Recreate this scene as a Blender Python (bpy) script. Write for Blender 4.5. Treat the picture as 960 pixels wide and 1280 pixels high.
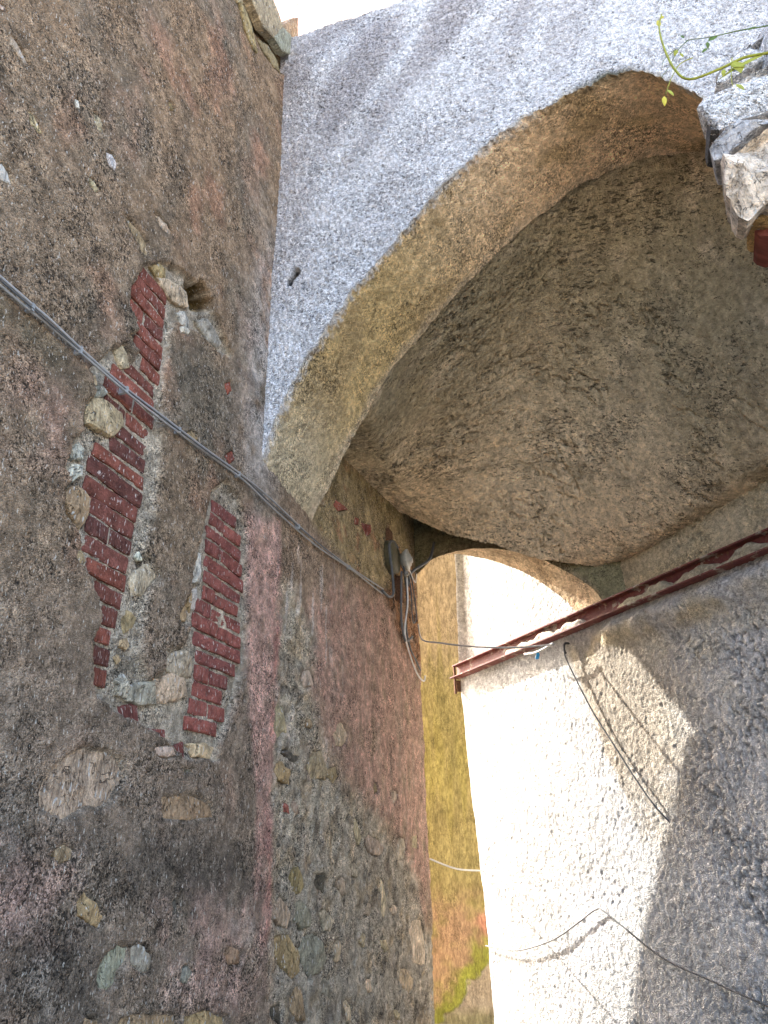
import bpy, bmesh, math, random
import numpy as np
from mathutils import Vector, Matrix, noise as mnoise

for o in list(bpy.data.objects):
    bpy.data.objects.remove(o, do_unlink=True)
scene = bpy.context.scene
COL = scene.collection
rad = math.radians

# ------------------------------------------------------------------ camera
# world: +Y runs along the left house wall (plane x = -1.6), +X to the right
HEAD, PITCH, ROLL = rad(16.2), rad(25.2), rad(1.3)
fw = Vector((-math.sin(HEAD)*math.cos(PITCH), math.cos(HEAD)*math.cos(PITCH), math.sin(PITCH)))
rt = Vector((math.cos(HEAD), math.sin(HEAD), 0))
up = rt.cross(fw)
rt2 = rt*math.cos(ROLL) - up*math.sin(ROLL)
up2 = up*math.cos(ROLL) + rt*math.sin(ROLL)
cam_data = bpy.data.cameras.new('camera')
cam = bpy.data.objects.new('camera', cam_data)
COL.objects.link(cam)
M = Matrix((rt2, up2, -fw)).transposed().to_4x4()
M.translation = Vector((0, 0, 1.6))
cam.matrix_world = M
cam_data.sensor_fit = 'HORIZONTAL'
cam_data.sensor_width = 36
cam_data.lens = 36*900/960
cam_data.clip_start = 0.05
cam_data.clip_end = 2000
scene.camera = cam

# ------------------------------------------------------------------ sky, sun, exposure
SUN = Vector((-1.0, 0.515, 0.79)).normalized()          # direction towards the sun
elev = math.asin(SUN.z)
world = bpy.data.worlds.new('World')
scene.world = world
world.use_nodes = True
wn = world.node_tree.nodes
wl = world.node_tree.links
wn.clear()
sky = wn.new('ShaderNodeTexSky')
sky.sky_type = 'NISHITA'
sky.sun_disc = False
sky.sun_elevation = elev
sky.sun_rotation = math.atan2(SUN.x, SUN.y)
sky.air_density = 0.8
sky.dust_density = 4.0
sky.ozone_density = 0.4
bg = wn.new('ShaderNodeBackground')
bg.inputs['Strength'].default_value = 0.15
wo = wn.new('ShaderNodeOutputWorld')
wl.new(sky.outputs[0], bg.inputs['Color'])
wl.new(bg.outputs[0], wo.inputs['Surface'])
sl = bpy.data.lights.new('sun', 'SUN')
sl.energy = 2.0
sl.angle = rad(0.53)
sl.color = (1.0, 0.965, 0.92)
so = bpy.data.objects.new('sun', sl)
COL.objects.link(so)
so.rotation_euler = (-SUN).to_track_quat('-Z', 'Y').to_euler()
vs = scene.view_settings
vs.view_transform = 'Standard'
vs.look = 'None'
vs.gamma = 1.0
vs.use_curve_mapping = False
vs.exposure = 2.95
scene.render.engine = 'CYCLES'
scene.cycles.max_bounces = 7
scene.cycles.diffuse_bounces = 5

# ------------------------------------------------------------------ measured outlines (metres, on the left wall: along y, height z)
STONES = [
    ('t', -0.004, [(1.864, 1.776), (1.877, 1.832), (1.952, 1.885), (2.02, 1.919), (2.161, 1.935), (2.249, 1.902), (2.275, 1.847), (2.22, 1.772), (2.165, 1.733), (2.102, 1.743), (2.048, 1.722), (1.999, 1.698), (1.924, 1.713), (1.869, 1.733)]),
    ('b', 0, [(2.493, 1.8), (2.7, 1.82), (2.883, 1.797), (2.919, 1.74), (2.717, 1.722), (2.519, 1.722)]),
    ('o', 0, [(1.951, 1.611), (1.996, 1.638), (2.046, 1.623), (2.042, 1.594), (1.992, 1.585)]),
    ('b', 0, [(2.105, 1.474), (2.13, 1.509), (2.193, 1.472), (2.247, 1.431), (2.226, 1.4), (2.166, 1.422), (2.117, 1.441)]),
    ('g', -0.004, [(2.248, 1.238), (2.23, 1.282), (2.269, 1.32), (2.337, 1.345), (2.405, 1.334), (2.405, 1.293), (2.355, 1.264), (2.355, 1.229), (2.304, 1.22)]),
    ('g', -0.004, [(2.414, 1.335), (2.476, 1.324), (2.532, 1.285), (2.529, 1.251), (2.483, 1.245), (2.417, 1.281)]),
    ('o', 0, [(2.362, 1.086), (2.374, 1.141), (2.517, 1.13), (2.732, 1.089), (2.747, 1.011)]),
    ('o', 0, [(2.78, 1.005), (2.777, 1.077), (2.94, 1.067), (3.105, 1.021), (3.152, 0.933)]),
    ('o', 0, [(2.19, 1.138), (2.204, 1.171), (2.26, 1.155), (2.284, 1.117)]),
    ('b', 0, [(3.065, 1.243), (3.132, 1.255), (3.215, 1.226), (3.214, 1.18), (3.113, 1.193)]),
    ('g', 0, [(2.74, 1.192), (2.738, 1.229), (2.782, 1.231), (2.816, 1.204), (2.793, 1.172)]),
    ('k', 0, [(2.643, 1.445), (2.684, 1.458), (2.689, 1.406), (2.657, 1.401)]),
    ('g', 0.012, [(2.228, 2.15), (2.306, 2.183), (2.391, 2.206), (2.419, 2.121), (2.323, 2.099), (2.243, 2.102)]),
    ('t', 0.012, [(2.39, 2.211), (2.511, 2.258), (2.61, 2.249), (2.634, 2.189), (2.531, 2.152), (2.424, 2.122)]),
    ('w', 0.01, [(2.155, 2.159), (2.195, 2.19), (2.233, 2.151), (2.234, 2.101), (2.175, 2.113)]),
    ('t', 0.01, [(2.453, 2.287), (2.496, 2.338), (2.576, 2.367), (2.652, 2.338), (2.651, 2.274), (2.549, 2.25), (2.476, 2.26)]),
    ('w', 0, [(2.587, 2.832), (2.644, 2.827), (2.65, 2.745), (2.646, 2.687), (2.613, 2.676)]),
    ('w', 0, [(2.607, 2.638), (2.649, 2.67), (2.652, 2.612), (2.647, 2.56), (2.614, 2.557)]),
    ('o', 0, [(2.566, 2.606), (2.588, 2.664), (2.608, 2.627), (2.611, 2.538), (2.576, 2.546)]),
    ('o', 0, [(2.502, 2.503), (2.553, 2.567), (2.592, 2.533), (2.574, 2.489), (2.519, 2.474)]),
    ('w', 0, [(2.179, 2.636), (2.205, 2.666), (2.237, 2.638), (2.202, 2.625)]),
    ('t', 0.008, [(2.175, 2.532), (2.191, 2.582), (2.265, 2.635), (2.333, 2.606), (2.274, 2.539), (2.25, 2.499), (2.201, 2.484)]),
    ('o', 0, [(2.147, 2.412), (2.195, 2.42), (2.228, 2.405), (2.208, 2.357), (2.174, 2.33)]),
    ('o', 0, [(2.161, 2.303), (2.195, 2.323), (2.22, 2.3), (2.191, 2.275), (2.161, 2.28)]),
    ('o', 0, [(2.133, 2.238), (2.158, 2.253), (2.176, 2.234), (2.152, 2.214)]),
    ('t', 0.015, [(1.783, 3.066), (1.815, 3.121), (1.884, 3.151), (1.974, 3.154), (1.995, 3.105), (1.946, 3.03), (1.869, 3.009), (1.794, 2.999)]),
    ('w', 0.006, [(1.757, 2.867), (1.787, 2.919), (1.816, 2.906), (1.811, 2.858), (1.769, 2.836)]),
    ('w', 0.006, [(1.75, 2.782), (1.794, 2.836), (1.827, 2.844), (1.828, 2.803), (1.788, 2.758), (1.762, 2.764)]),
    ('o', 0.01, [(1.754, 2.697), (1.798, 2.751), (1.848, 2.757), (1.886, 2.743), (1.885, 2.672), (1.856, 2.614), (1.8, 2.643)]),
    ('o', 0, [(1.853, 2.525), (1.889, 2.55), (1.921, 2.521), (1.894, 2.494), (1.858, 2.504)]),
    ('o', 0.008, [(2.006, 3.933), (2.056, 3.998), (2.118, 4.017), (2.121, 3.967), (2.066, 3.918)]),
    ('t', 0.015, [(2.06, 3.913), (2.139, 3.975), (2.221, 4.013), (2.284, 4.024), (2.317, 3.96), (2.242, 3.902), (2.15, 3.885)]),
    ('w', 0, [(2.242, 3.864), (2.307, 3.932), (2.355, 3.909), (2.358, 3.853), (2.295, 3.841)]),
    ('w', 0, [(2.249, 3.787), (2.297, 3.829), (2.347, 3.835), (2.33, 3.804), (2.267, 3.768)]),
    ('g', 0.01, [(2.395, 3.94), (2.49, 4.026), (2.565, 4.015), (2.637, 3.988), (2.59, 3.913), (2.494, 3.9)]),
    ('o', -0.03, [(2.336, 3.975), (2.439, 4.045), (2.514, 4.077), (2.476, 4.015), (2.364, 3.945)]),
    ('o', 0, [(1.771, 4.002), (1.822, 4.023), (1.891, 4.025), (1.958, 4.017), (1.984, 3.953), (1.938, 3.938), (1.852, 3.963), (1.804, 3.978)]),
    ('t', 0, [(1.958, 4.199), (1.999, 4.218), (2.105, 4.225), (2.084, 4.19), (2.015, 4.174)]),
    ('t', 0.006, [(1.881, 3.387), (1.906, 3.437), (1.943, 3.417), (1.979, 3.372), (1.934, 3.333), (1.897, 3.36)]),
    ('t', 0, [(1.781, 3.19), (1.806, 3.221), (1.828, 3.186), (1.797, 3.158)]),
    ('g', 0.005, [(1.805, 3.164), (1.849, 3.2), (1.881, 3.186), (1.856, 3.148), (1.814, 3.127)]),
    ('w', 0, [(1.174, 3.601), (1.213, 3.636), (1.243, 3.627), (1.265, 3.597), (1.224, 3.568), (1.186, 3.561)]),
    ('t', 0, [(1.1, 4.127), (1.128, 4.135), (1.166, 4.133), (1.204, 4.12), (1.186, 4.085), (1.148, 4.088), (1.116, 4.096)]),
    ('t', 0, [(1.247, 3.942), (1.27, 3.943), (1.3, 3.92), (1.32, 3.907), (1.295, 3.893), (1.269, 3.904)]),
    ('w', 0, [(1.627, 4.19), (1.658, 4.214), (1.69, 4.194), (1.693, 4.156), (1.653, 4.142)]),
    ('t', 0, [(1.563, 3.97), (1.594, 3.983), (1.627, 3.968), (1.61, 3.936), (1.579, 3.941)]),
    ('t', 0, [(1.526, 4.294), (1.558, 4.308), (1.589, 4.262), (1.565, 4.235), (1.54, 4.255)]),
    ('o', 0, [(1.926, 4.899), (1.955, 4.933), (1.981, 4.909), (1.951, 4.876)]),
    ('w', 0, [(1.422, 4.24), (1.442, 4.257), (1.452, 4.215), (1.436, 4.203)]),
    ('t', 0, [(1.037, 4.2), (1.062, 4.215), (1.077, 4.213), (1.055, 4.186)]),
    ('b', 0, [(2.394, 3.3), (2.441, 3.344), (2.498, 3.343), (2.485, 3.293), (2.427, 3.269)]),
    ('r', 0, [(2.74, 3.372), (2.813, 3.444), (2.844, 3.409), (2.792, 3.354)]),
    ('r', 0, [(2.688, 3.764), (2.749, 3.825), (2.773, 3.781), (2.721, 3.717)]),
    ('t', 0.004, [(2.424, 1.962), (2.507, 1.98), (2.569, 1.951), (2.505, 1.933), (2.439, 1.941)]),
    ('t', 0.008, [(2.667, 2.004), (2.805, 2.027), (2.889, 2.017), (2.855, 1.968), (2.724, 1.961)]),
    ('k', 0, [(2.595, 1.907), (2.713, 1.917), (2.759, 1.909), (2.663, 1.889)]),
    ('o', 0.03, [(2.419, 6.519), (2.478, 6.582), (2.583, 6.567), (2.696, 6.435), (2.63, 6.387), (2.524, 6.405)]),
    ('t', 0.06, [(2.492, 6.728), (2.769, 7.204), (2.879, 7.196), (2.981, 7.168), (2.851, 6.832), (2.71, 6.717), (2.588, 6.714)]),
    ('g', 0.06, [(2.863, 6.85), (2.983, 7.152), (3.104, 7.266), (3.211, 7.273), (3.138, 7.065), (3.008, 6.907)]),
    ('o', 0.05, [(2.994, 7.188), (3.103, 7.443), (3.253, 7.719), (3.273, 7.47), (3.209, 7.29), (3.091, 7.245)]),
    ('o', 0.02, [(2.702, 6.582), (2.836, 6.736), (2.964, 6.787), (3.051, 6.752), (2.95, 6.659), (2.8, 6.594)]),
    ('t', 0.02, [(2.311, 6.452), (2.399, 6.586), (2.466, 6.581), (2.411, 6.504)]),
    ('t', 0, [(3.629, 2.178), (3.557, 2.165), (3.51, 2.134), (3.451, 2.185), (3.479, 2.238), (3.488, 2.32), (3.52, 2.292), (3.571, 2.305), (3.591, 2.247)]),
    ('t', 0, [(4.517, 2.238), (4.432, 2.199), (4.337, 2.191), (4.287, 2.247), (4.313, 2.274), (4.327, 2.306), (4.404, 2.345), (4.469, 2.334), (4.55, 2.276)]),
    ('k', 0, [(3.797, 2.051), (3.764, 2.043), (3.669, 2.043), (3.603, 2.062), (3.561, 2.071), (3.6, 2.08), (3.641, 2.088), (3.717, 2.077), (3.804, 2.071)]),
    ('o', 0, [(3.669, 1.947), (3.674, 1.916), (3.579, 1.928), (3.518, 1.931), (3.462, 1.969), (3.502, 2.007), (3.571, 2.026), (3.631, 1.995), (3.697, 1.98)]),
    ('t', 0, [(4.196, 2.032), (4.19, 1.983), (4.049, 1.981), (3.98, 1.974), (3.906, 2.03), (3.951, 2.085), (3.986, 2.115), (4.093, 2.137), (4.165, 2.073)]),
    ('o', 0, [(4.386, 2.014), (4.339, 1.999), (4.301, 1.969), (4.248, 1.985), (4.205, 2.012), (4.23, 2.048), (4.271, 2.057), (4.333, 2.07), (4.351, 2.035)]),
    ('r', 0, [(3.688, 1.78), (3.654, 1.786), (3.631, 1.789), (3.613, 1.788), (3.613, 1.811), (3.604, 1.827), (3.636, 1.83), (3.665, 1.822), (3.678, 1.8)]),
    ('t', 0, [(4.851, 1.67), (4.815, 1.642), (4.788, 1.642), (4.75, 1.667), (4.716, 1.706), (4.705, 1.746), (4.739, 1.791), (4.793, 1.746), (4.812, 1.731)]),
    ('t', 0, [(5.304, 1.588), (5.264, 1.578), (5.085, 1.571), (4.972, 1.62), (4.937, 1.673), (4.999, 1.7), (5.146, 1.679), (5.228, 1.664), (5.356, 1.619)]),
    ('t', 0, [(5.884, 1.547), (5.822, 1.547), (5.735, 1.534), (5.678, 1.543), (5.683, 1.612), (5.705, 1.669), (5.781, 1.689), (5.889, 1.684), (5.933, 1.625)]),
    ('t', 0, [(5.718, 1.954), (5.653, 1.937), (5.616, 1.907), (5.56, 1.95), (5.541, 1.99), (5.571, 2.009), (5.645, 2.015), (5.712, 2.01), (5.719, 1.988)]),
    ('o', 0, [(3.896, 1.438), (3.844, 1.415), (3.779, 1.414), (3.739, 1.43), (3.717, 1.493), (3.712, 1.515), (3.774, 1.541), (3.831, 1.507), (3.879, 1.464)]),
    ('k', 0, [(4.189, 1.441), (4.196, 1.395), (4.131, 1.412), (4.078, 1.424), (4.032, 1.454), (4.058, 1.479), (4.086, 1.489), (4.133, 1.488), (4.226, 1.474)]),
    ('t', 0, [(4.519, 1.41), (4.52, 1.371), (4.468, 1.372), (4.435, 1.393), (4.378, 1.432), (4.396, 1.446), (4.426, 1.452), (4.474, 1.466), (4.53, 1.433)]),
    ('t', 0, [(3.728, 1.309), (3.696, 1.271), (3.586, 1.295), (3.535, 1.324), (3.519, 1.375), (3.563, 1.395), (3.591, 1.414), (3.674, 1.381), (3.735, 1.335)]),
    ('g', 0, [(3.963, 1.254), (3.898, 1.259), (3.869, 1.252), (3.782, 1.301), (3.793, 1.334), (3.762, 1.383), (3.85, 1.378), (3.908, 1.364), (3.995, 1.315)]),
    ('t', 0, [(4.299, 1.237), (4.284, 1.203), (4.194, 1.214), (4.179, 1.252), (4.112, 1.304), (4.16, 1.308), (4.201, 1.319), (4.277, 1.281), (4.339, 1.253)]),
    ('t', 0, [(5.35, 1.27), (5.343, 1.192), (5.285, 1.224), (5.268, 1.283), (5.257, 1.331), (5.284, 1.426), (5.327, 1.407), (5.343, 1.357), (5.36, 1.306)]),
    ('t', 0, [(5.658, 1.201), (5.609, 1.197), (5.58, 1.189), (5.535, 1.2), (5.478, 1.237), (5.534, 1.239), (5.542, 1.259), (5.616, 1.248), (5.657, 1.23)]),
    ('o', 0, [(3.873, 1.073), (3.786, 1.055), (3.69, 1.09), (3.599, 1.153), (3.549, 1.231), (3.601, 1.245), (3.709, 1.248), (3.789, 1.196), (3.872, 1.146)]),
    ('g', 0, [(4.201, 1.047), (4.119, 1.03), (3.976, 1.043), (3.902, 1.099), (3.842, 1.165), (3.902, 1.213), (4.032, 1.218), (4.14, 1.17), (4.242, 1.09)]),
    ('t', 0, [(4.462, 1.073), (4.441, 1.049), (4.407, 1.045), (4.353, 1.068), (4.359, 1.098), (4.355, 1.124), (4.378, 1.136), (4.417, 1.151), (4.445, 1.11)]),
    ('t', 0, [(5.415, 1.001), (5.352, 0.997), (5.327, 0.99), (5.288, 1.019), (5.237, 1.035), (5.26, 1.067), (5.32, 1.056), (5.355, 1.063), (5.401, 1.034)]),
    ('t', 0, [(6.436, 0.906), (6.401, 0.792), (6.191, 0.825), (6.038, 0.852), (6.024, 0.944), (5.952, 1.059), (6.12, 1.117), (6.312, 1.094), (6.381, 0.993)]),
    ('o', 0, [(3.963, 0.856), (3.891, 0.868), (3.839, 0.88), (3.76, 0.932), (3.765, 0.975), (3.782, 0.994), (3.816, 1.019), (3.904, 0.985), (3.928, 0.922)]),
    ('k', 0, [(3.657, 0.904), (3.634, 0.889), (3.592, 0.919), (3.54, 0.938), (3.518, 0.971), (3.547, 0.976), (3.57, 0.976), (3.63, 0.972), (3.662, 0.932)]),
    ('t', 0, [(5.01, 0.84), (5.002, 0.82), (4.96, 0.82), (4.917, 0.846), (4.898, 0.876), (4.924, 0.891), (4.947, 0.892), (4.983, 0.887), (4.998, 0.872)]),
    ('t', 0, [(5.648, 0.581), (5.668, 0.55), (5.617, 0.568), (5.579, 0.583), (5.53, 0.604), (5.507, 0.627), (5.55, 0.637), (5.615, 0.608), (5.64, 0.594)]),
    ('t', 0, [(4.655, 0.735), (4.609, 0.726), (4.564, 0.754), (4.547, 0.784), (4.544, 0.805), (4.522, 0.833), (4.568, 0.842), (4.611, 0.818), (4.649, 0.79)]),
    ('t', 0, [(3.976, 2.484), (3.906, 2.475), (3.883, 2.469), (3.832, 2.455), (3.797, 2.492), (3.825, 2.542), (3.854, 2.551), (3.908, 2.565), (3.956, 2.52)]),
    ('o', 0, [(4.811, 3.558), (4.712, 3.522), (4.609, 3.499), (4.535, 3.515), (4.526, 3.522), (4.548, 3.54), (4.671, 3.592), (4.76, 3.593), (4.804, 3.582)]),
    ('r', 0, [(4.52, 3.875), (4.418, 3.83), (4.358, 3.797), (4.264, 3.789), (4.263, 3.807), (4.3, 3.847), (4.308, 3.865), (4.387, 3.872), (4.428, 3.87)]),
    ('t', 0, [(4.083, 3.721), (4.074, 3.704), (4.033, 3.688), (3.969, 3.67), (3.936, 3.689), (3.937, 3.712), (3.997, 3.723), (4.041, 3.738), (4.089, 3.738)]),
    ('t', 0, [(5.02, 1.246), (4.994, 1.224), (4.973, 1.231), (4.916, 1.242), (4.931, 1.27), (4.925, 1.286), (4.944, 1.306), (5.012, 1.294), (5.01, 1.273)]),
    ('t', 0, [(3.827, 1.79), (3.802, 1.786), (3.761, 1.775), (3.733, 1.796), (3.714, 1.811), (3.717, 1.838), (3.735, 1.847), (3.784, 1.832), (3.795, 1.816)]),
    ('t', 0, [(6.013, 0.692), (5.912, 0.676), (5.804, 0.714), (5.685, 0.768), (5.676, 0.799), (5.702, 0.842), (5.819, 0.837), (5.909, 0.791), (6.051, 0.747)]),
    ('t', 0, [(4.902, 1.098), (4.905, 1.064), (4.854, 1.083), (4.822, 1.097), (4.812, 1.107), (4.813, 1.124), (4.84, 1.135), (4.875, 1.144), (4.928, 1.116)]),
    ('t', 0, [(6.313, 1.65), (6.293, 1.609), (6.219, 1.615), (6.123, 1.63), (6.136, 1.668), (6.132, 1.707), (6.218, 1.705), (6.263, 1.719), (6.316, 1.675)]),
    ('g', 0, [(4.297, 0.927), (4.33, 0.892), (4.238, 0.912), (4.179, 0.937), (4.169, 0.963), (4.175, 0.985), (4.212, 0.999), (4.262, 0.975), (4.282, 0.956)]),
    ('b', 0, [(3.956, 2.258), (3.932, 2.239), (3.91, 2.241), (3.882, 2.239), (3.865, 2.25), (3.88, 2.272), (3.902, 2.291), (3.928, 2.285), (3.941, 2.271)]),
    ('b', 0, [(5.209, 1.976), (5.168, 1.974), (5.144, 1.962), (5.114, 1.965), (5.095, 1.996), (5.12, 2.02), (5.143, 2.033), (5.166, 2.029), (5.198, 2.019)]),
    ('t', 0, [(4.748, 1.482), (4.774, 1.452), (4.713, 1.46), (4.65, 1.468), (4.638, 1.504), (4.655, 1.517), (4.68, 1.528), (4.712, 1.538), (4.777, 1.508)]),
    ('r', 0, [(4.873, 3.934), (5.102, 4.003), (5.077, 3.908), (4.992, 3.845)]),
    ('r', 0, [(4.718, 3.914), (4.834, 3.944), (4.813, 3.881), (4.717, 3.847)]),
]
BRICK_A = ([(1.966, 3.864), (1.923, 3.738), (1.929, 3.658), (1.953, 3.595), (2.003, 3.576), (2.046, 3.534), (1.951, 3.503), (2.004, 3.462), (2.085, 3.46), (1.938, 3.366), (1.868, 3.264), (1.852, 3.166), (1.849, 3.094), (1.986, 3.099), (1.961, 3.028), (1.879, 2.985), (1.868, 2.935), (1.858, 2.88), (1.856, 2.831), (1.853, 2.772), (1.848, 2.757), (1.902, 2.713), (1.909, 2.682), (1.895, 2.631), (1.89, 2.58), (1.931, 2.514), (1.983, 2.441), (2.043, 2.373), (2.045, 2.324), (2.02, 2.281), (2.029, 2.209), (2.05, 2.138), (2.084, 2.102)],
    [(2.008, 3.894), (2.159, 3.87), (2.162, 3.754), (2.155, 3.659), (2.168, 3.561), (2.177, 3.483), (2.173, 3.377), (2.17, 3.216), (2.18, 3.108), (2.165, 2.988), (2.165, 2.909), (2.159, 2.83), (2.157, 2.767), (2.155, 2.7), (2.142, 2.616), (2.143, 2.54), (2.145, 2.463), (2.13, 2.398), (2.114, 2.343), (2.112, 2.29), (2.119, 2.221), (2.112, 2.15), (2.106, 2.1)])
BRICK_B = ([(2.696, 3.14), (2.682, 3.042), (2.681, 2.952), (2.671, 2.837), (2.672, 2.742), (2.687, 2.653), (2.64, 2.522), (2.669, 2.431), (2.684, 2.348), (2.682, 2.28), (2.666, 2.188), (2.66, 2.113), (2.671, 2.052)],
    [(2.801, 3.181), (2.968, 3.08), (3.002, 2.963), (3.027, 2.908), (3.062, 2.773), (3.046, 2.637), (3.077, 2.534), (3.092, 2.421), (3.034, 2.363), (2.912, 2.245), (2.967, 2.177), (2.882, 2.063), (2.857, 2.043)])
BRICK_C = [(2.218, 2.087), (2.305, 2.09), (2.653, 2.08), (2.664, 2.02), (2.496, 2.037), (2.325, 2.042)]
HOLE_A = [(1.955, 3.89), (2.124, 4.056), (2.288, 4.122), (2.451, 4.163), (2.545, 4.087), (2.666, 4.026), (2.736, 3.974), (2.623, 3.917), (2.497, 3.883), (2.377, 3.868), (2.221, 3.792), (2.189, 3.685), (2.188, 3.554), (2.202, 3.355), (2.233, 3.137), (2.234, 3.016), (2.245, 2.847), (2.236, 2.671), (2.349, 2.611), (2.291, 2.509), (2.259, 2.358), (2.277, 2.272), (2.344, 2.196), (2.453, 2.256), (2.451, 2.328), (2.573, 2.387), (2.607, 2.485), (2.497, 2.461), (2.546, 2.607), (2.571, 2.762), (2.585, 2.842), (2.619, 2.974), (2.652, 3.132), (2.774, 3.256), (2.911, 3.242), (3.036, 3.109), (3.096, 2.784), (3.11, 2.543), (3.113, 2.395), (3.022, 2.222), (2.987, 2.145), (2.901, 2.032), (2.911, 1.967), (2.677, 1.944), (2.433, 2.02), (2.225, 2.055), (2.127, 2.083), (2.048, 2.09), (1.999, 2.262), (2.03, 2.354), (1.942, 2.47), (1.882, 2.507), (1.844, 2.595), (1.763, 2.633), (1.743, 2.712), (1.765, 2.753), (1.733, 2.783), (1.744, 2.904), (1.799, 2.962), (1.759, 3.054), (1.81, 3.145), (1.767, 3.208), (1.858, 3.4), (1.975, 3.393), (2.012, 3.476), (1.923, 3.481), (1.982, 3.567), (1.911, 3.635), (1.904, 3.721)]
KEEP_A = [(2.238, 3.705), (2.41, 3.855), (2.549, 3.862), (2.689, 3.814), (2.77, 3.622), (2.645, 3.365), (2.614, 3.176), (2.599, 3.005), (2.553, 2.792), (2.534, 2.603), (2.484, 2.467), (2.431, 2.371), (2.354, 2.305), (2.309, 2.371), (2.319, 2.534), (2.38, 2.635), (2.277, 2.687), (2.287, 2.866), (2.276, 3.045), (2.264, 3.232), (2.225, 3.495)]
PIT = [(2.281, 4.081), (2.374, 4.153), (2.499, 4.168), (2.543, 4.101), (2.44, 4.037), (2.34, 3.994)]
TOPBREAK = [(2.387, 6.669), (2.583, 6.567), (2.8, 6.594), (3.08, 6.748), (3.198, 7.06), (3.418, 8.02), (3.389, 8.428)]
PINKSTRIP = [(2.924, 3.149), (3.393, 3.298), (3.483, 2.816), (3.484, 2.381), (3.454, 2.097), (3.452, 1.763), (3.486, 1.291), (3.387, 1.207), (3.291, 1.526), (3.287, 1.827), (3.227, 2.034), (3.14, 2.317), (3.09, 2.699)]
GREYMORTAR = [(3.425, 2.982), (3.673, 2.969), (3.972, 2.761), (3.865, 2.453), (4.131, 2.176), (4.482, 1.957), (5.05, 1.866), (5.522, 1.67), (6.185, 1.443), (6.375, 1.041), (6.763, 0.892), (6.658, 0.308), (3.547, 0.886), (3.423, 2.21)]
PINKPASS = [(3.774, 2.903), (4.311, 3.231), (5.449, 3.485), (6.059, 3.362), (6.712, 3.218), (6.874, 2.718), (6.856, 2.009), (6.792, 1.426), (6.385, 1.095), (5.832, 1.507), (5.527, 1.724), (4.793, 1.904), (4.196, 2.184), (3.925, 2.465)]
TANPASS = [(3.837, 3.5), (3.986, 3.859), (4.373, 4.253), (6.058, 4.544), (6.461, 4.198), (5.961, 3.667), (4.641, 3.433)]
RUSTPASS = [(5.453, 3.542), (5.953, 4.089), (6.461, 4.198), (6.718, 3.616), (6.881, 3.256), (6.306, 3.129), (5.791, 3.291)]
DARK1 = [(2.451, 1.678), (3.133, 1.656), (3.319, 1.43), (2.834, 1.401), (2.306, 1.484), (2.149, 1.627)]
DARK2 = [(1.656, 1.743), (1.918, 1.67), (1.956, 1.523), (2.163, 1.405), (2.267, 1.124), (1.805, 1.21)]
PINK1 = [(1.726, 1.59), (1.98, 1.564), (2.041, 1.457), (1.886, 1.429), (1.763, 1.458)]
PINK2 = [(2.559, 1.396), (3.163, 1.438), (3.449, 1.39), (3.488, 1.044), (3.089, 0.997), (2.676, 1.188)]
PINK3 = [(1.444, 2.958), (1.727, 3.223), (1.805, 2.9), (1.641, 2.75), (1.463, 2.766)]
GREY1 = [(2.202, 3.651), (2.447, 3.859), (2.697, 3.82), (2.77, 3.622), (2.534, 3.136), (2.541, 3.307), (2.267, 3.314)]
CABLE = [(1.312, 3.197), (1.486, 3.205), (1.686, 3.211), (1.918, 3.221), (2.159, 3.241), (2.509, 3.281), (2.899, 3.327), (3.231, 3.334), (3.873, 3.361), (4.554, 3.42), (5.338, 3.504)]
PIER_STONES = [
    ('wh', 2.16, [(0.683, 4.208), (0.72, 4.263), (0.794, 4.268), (0.89, 4.312), (0.969, 4.344), (1.058, 4.36), (0.988, 4.069), (0.884, 4.091), (0.783, 4.078), (0.738, 4.065), (0.709, 4.118)]),
    ('k', 2.2, [(0.717, 4.167), (0.755, 4.128), (0.737, 4.067), (0.712, 4.086)]),
    ('gr', 2.13, [(0.675, 3.947), (0.721, 3.994), (0.801, 4.05), (0.871, 4.056), (0.985, 4.079), (0.96, 3.975), (0.868, 3.978), (0.788, 3.924), (0.71, 3.874), (0.679, 3.885)]),
    ('tn', 2.08, [(0.68, 3.809), (0.767, 3.858), (0.846, 3.915), (0.944, 3.946), (0.841, 3.513), (0.782, 3.578), (0.709, 3.517), (0.684, 3.544), (0.667, 3.657), (0.671, 3.711)]),
    ('or', 2.16, [(0.732, 3.596), (0.812, 3.655), (0.877, 3.601), (0.859, 3.527), (0.743, 3.573)]),
    ('r', 2.18, [(0.753, 3.56), (0.807, 3.558), (0.867, 3.545), (0.853, 3.486), (0.794, 3.501), (0.762, 3.53)]),
    ('wh', 2.22, [(0.782, 4.348), (0.837, 4.443), (0.931, 4.532), (1.04, 4.615), (1.14, 4.66), (1.083, 4.419), (0.965, 4.414), (0.816, 4.343)]),
    ('gr', 2.26, [(0.82, 4.488), (0.883, 4.542), (0.988, 4.629), (0.926, 4.481), (0.837, 4.42)]),
    ('tn', 2.2, [(0.942, 4.074), (1.124, 4.043), (1.054, 3.576), (0.889, 3.517), (0.83, 3.644)]),
    ('wh', 2.2, [(1.031, 4.463), (1.233, 4.466), (1.161, 3.983), (0.967, 4.063)]),
]
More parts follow.
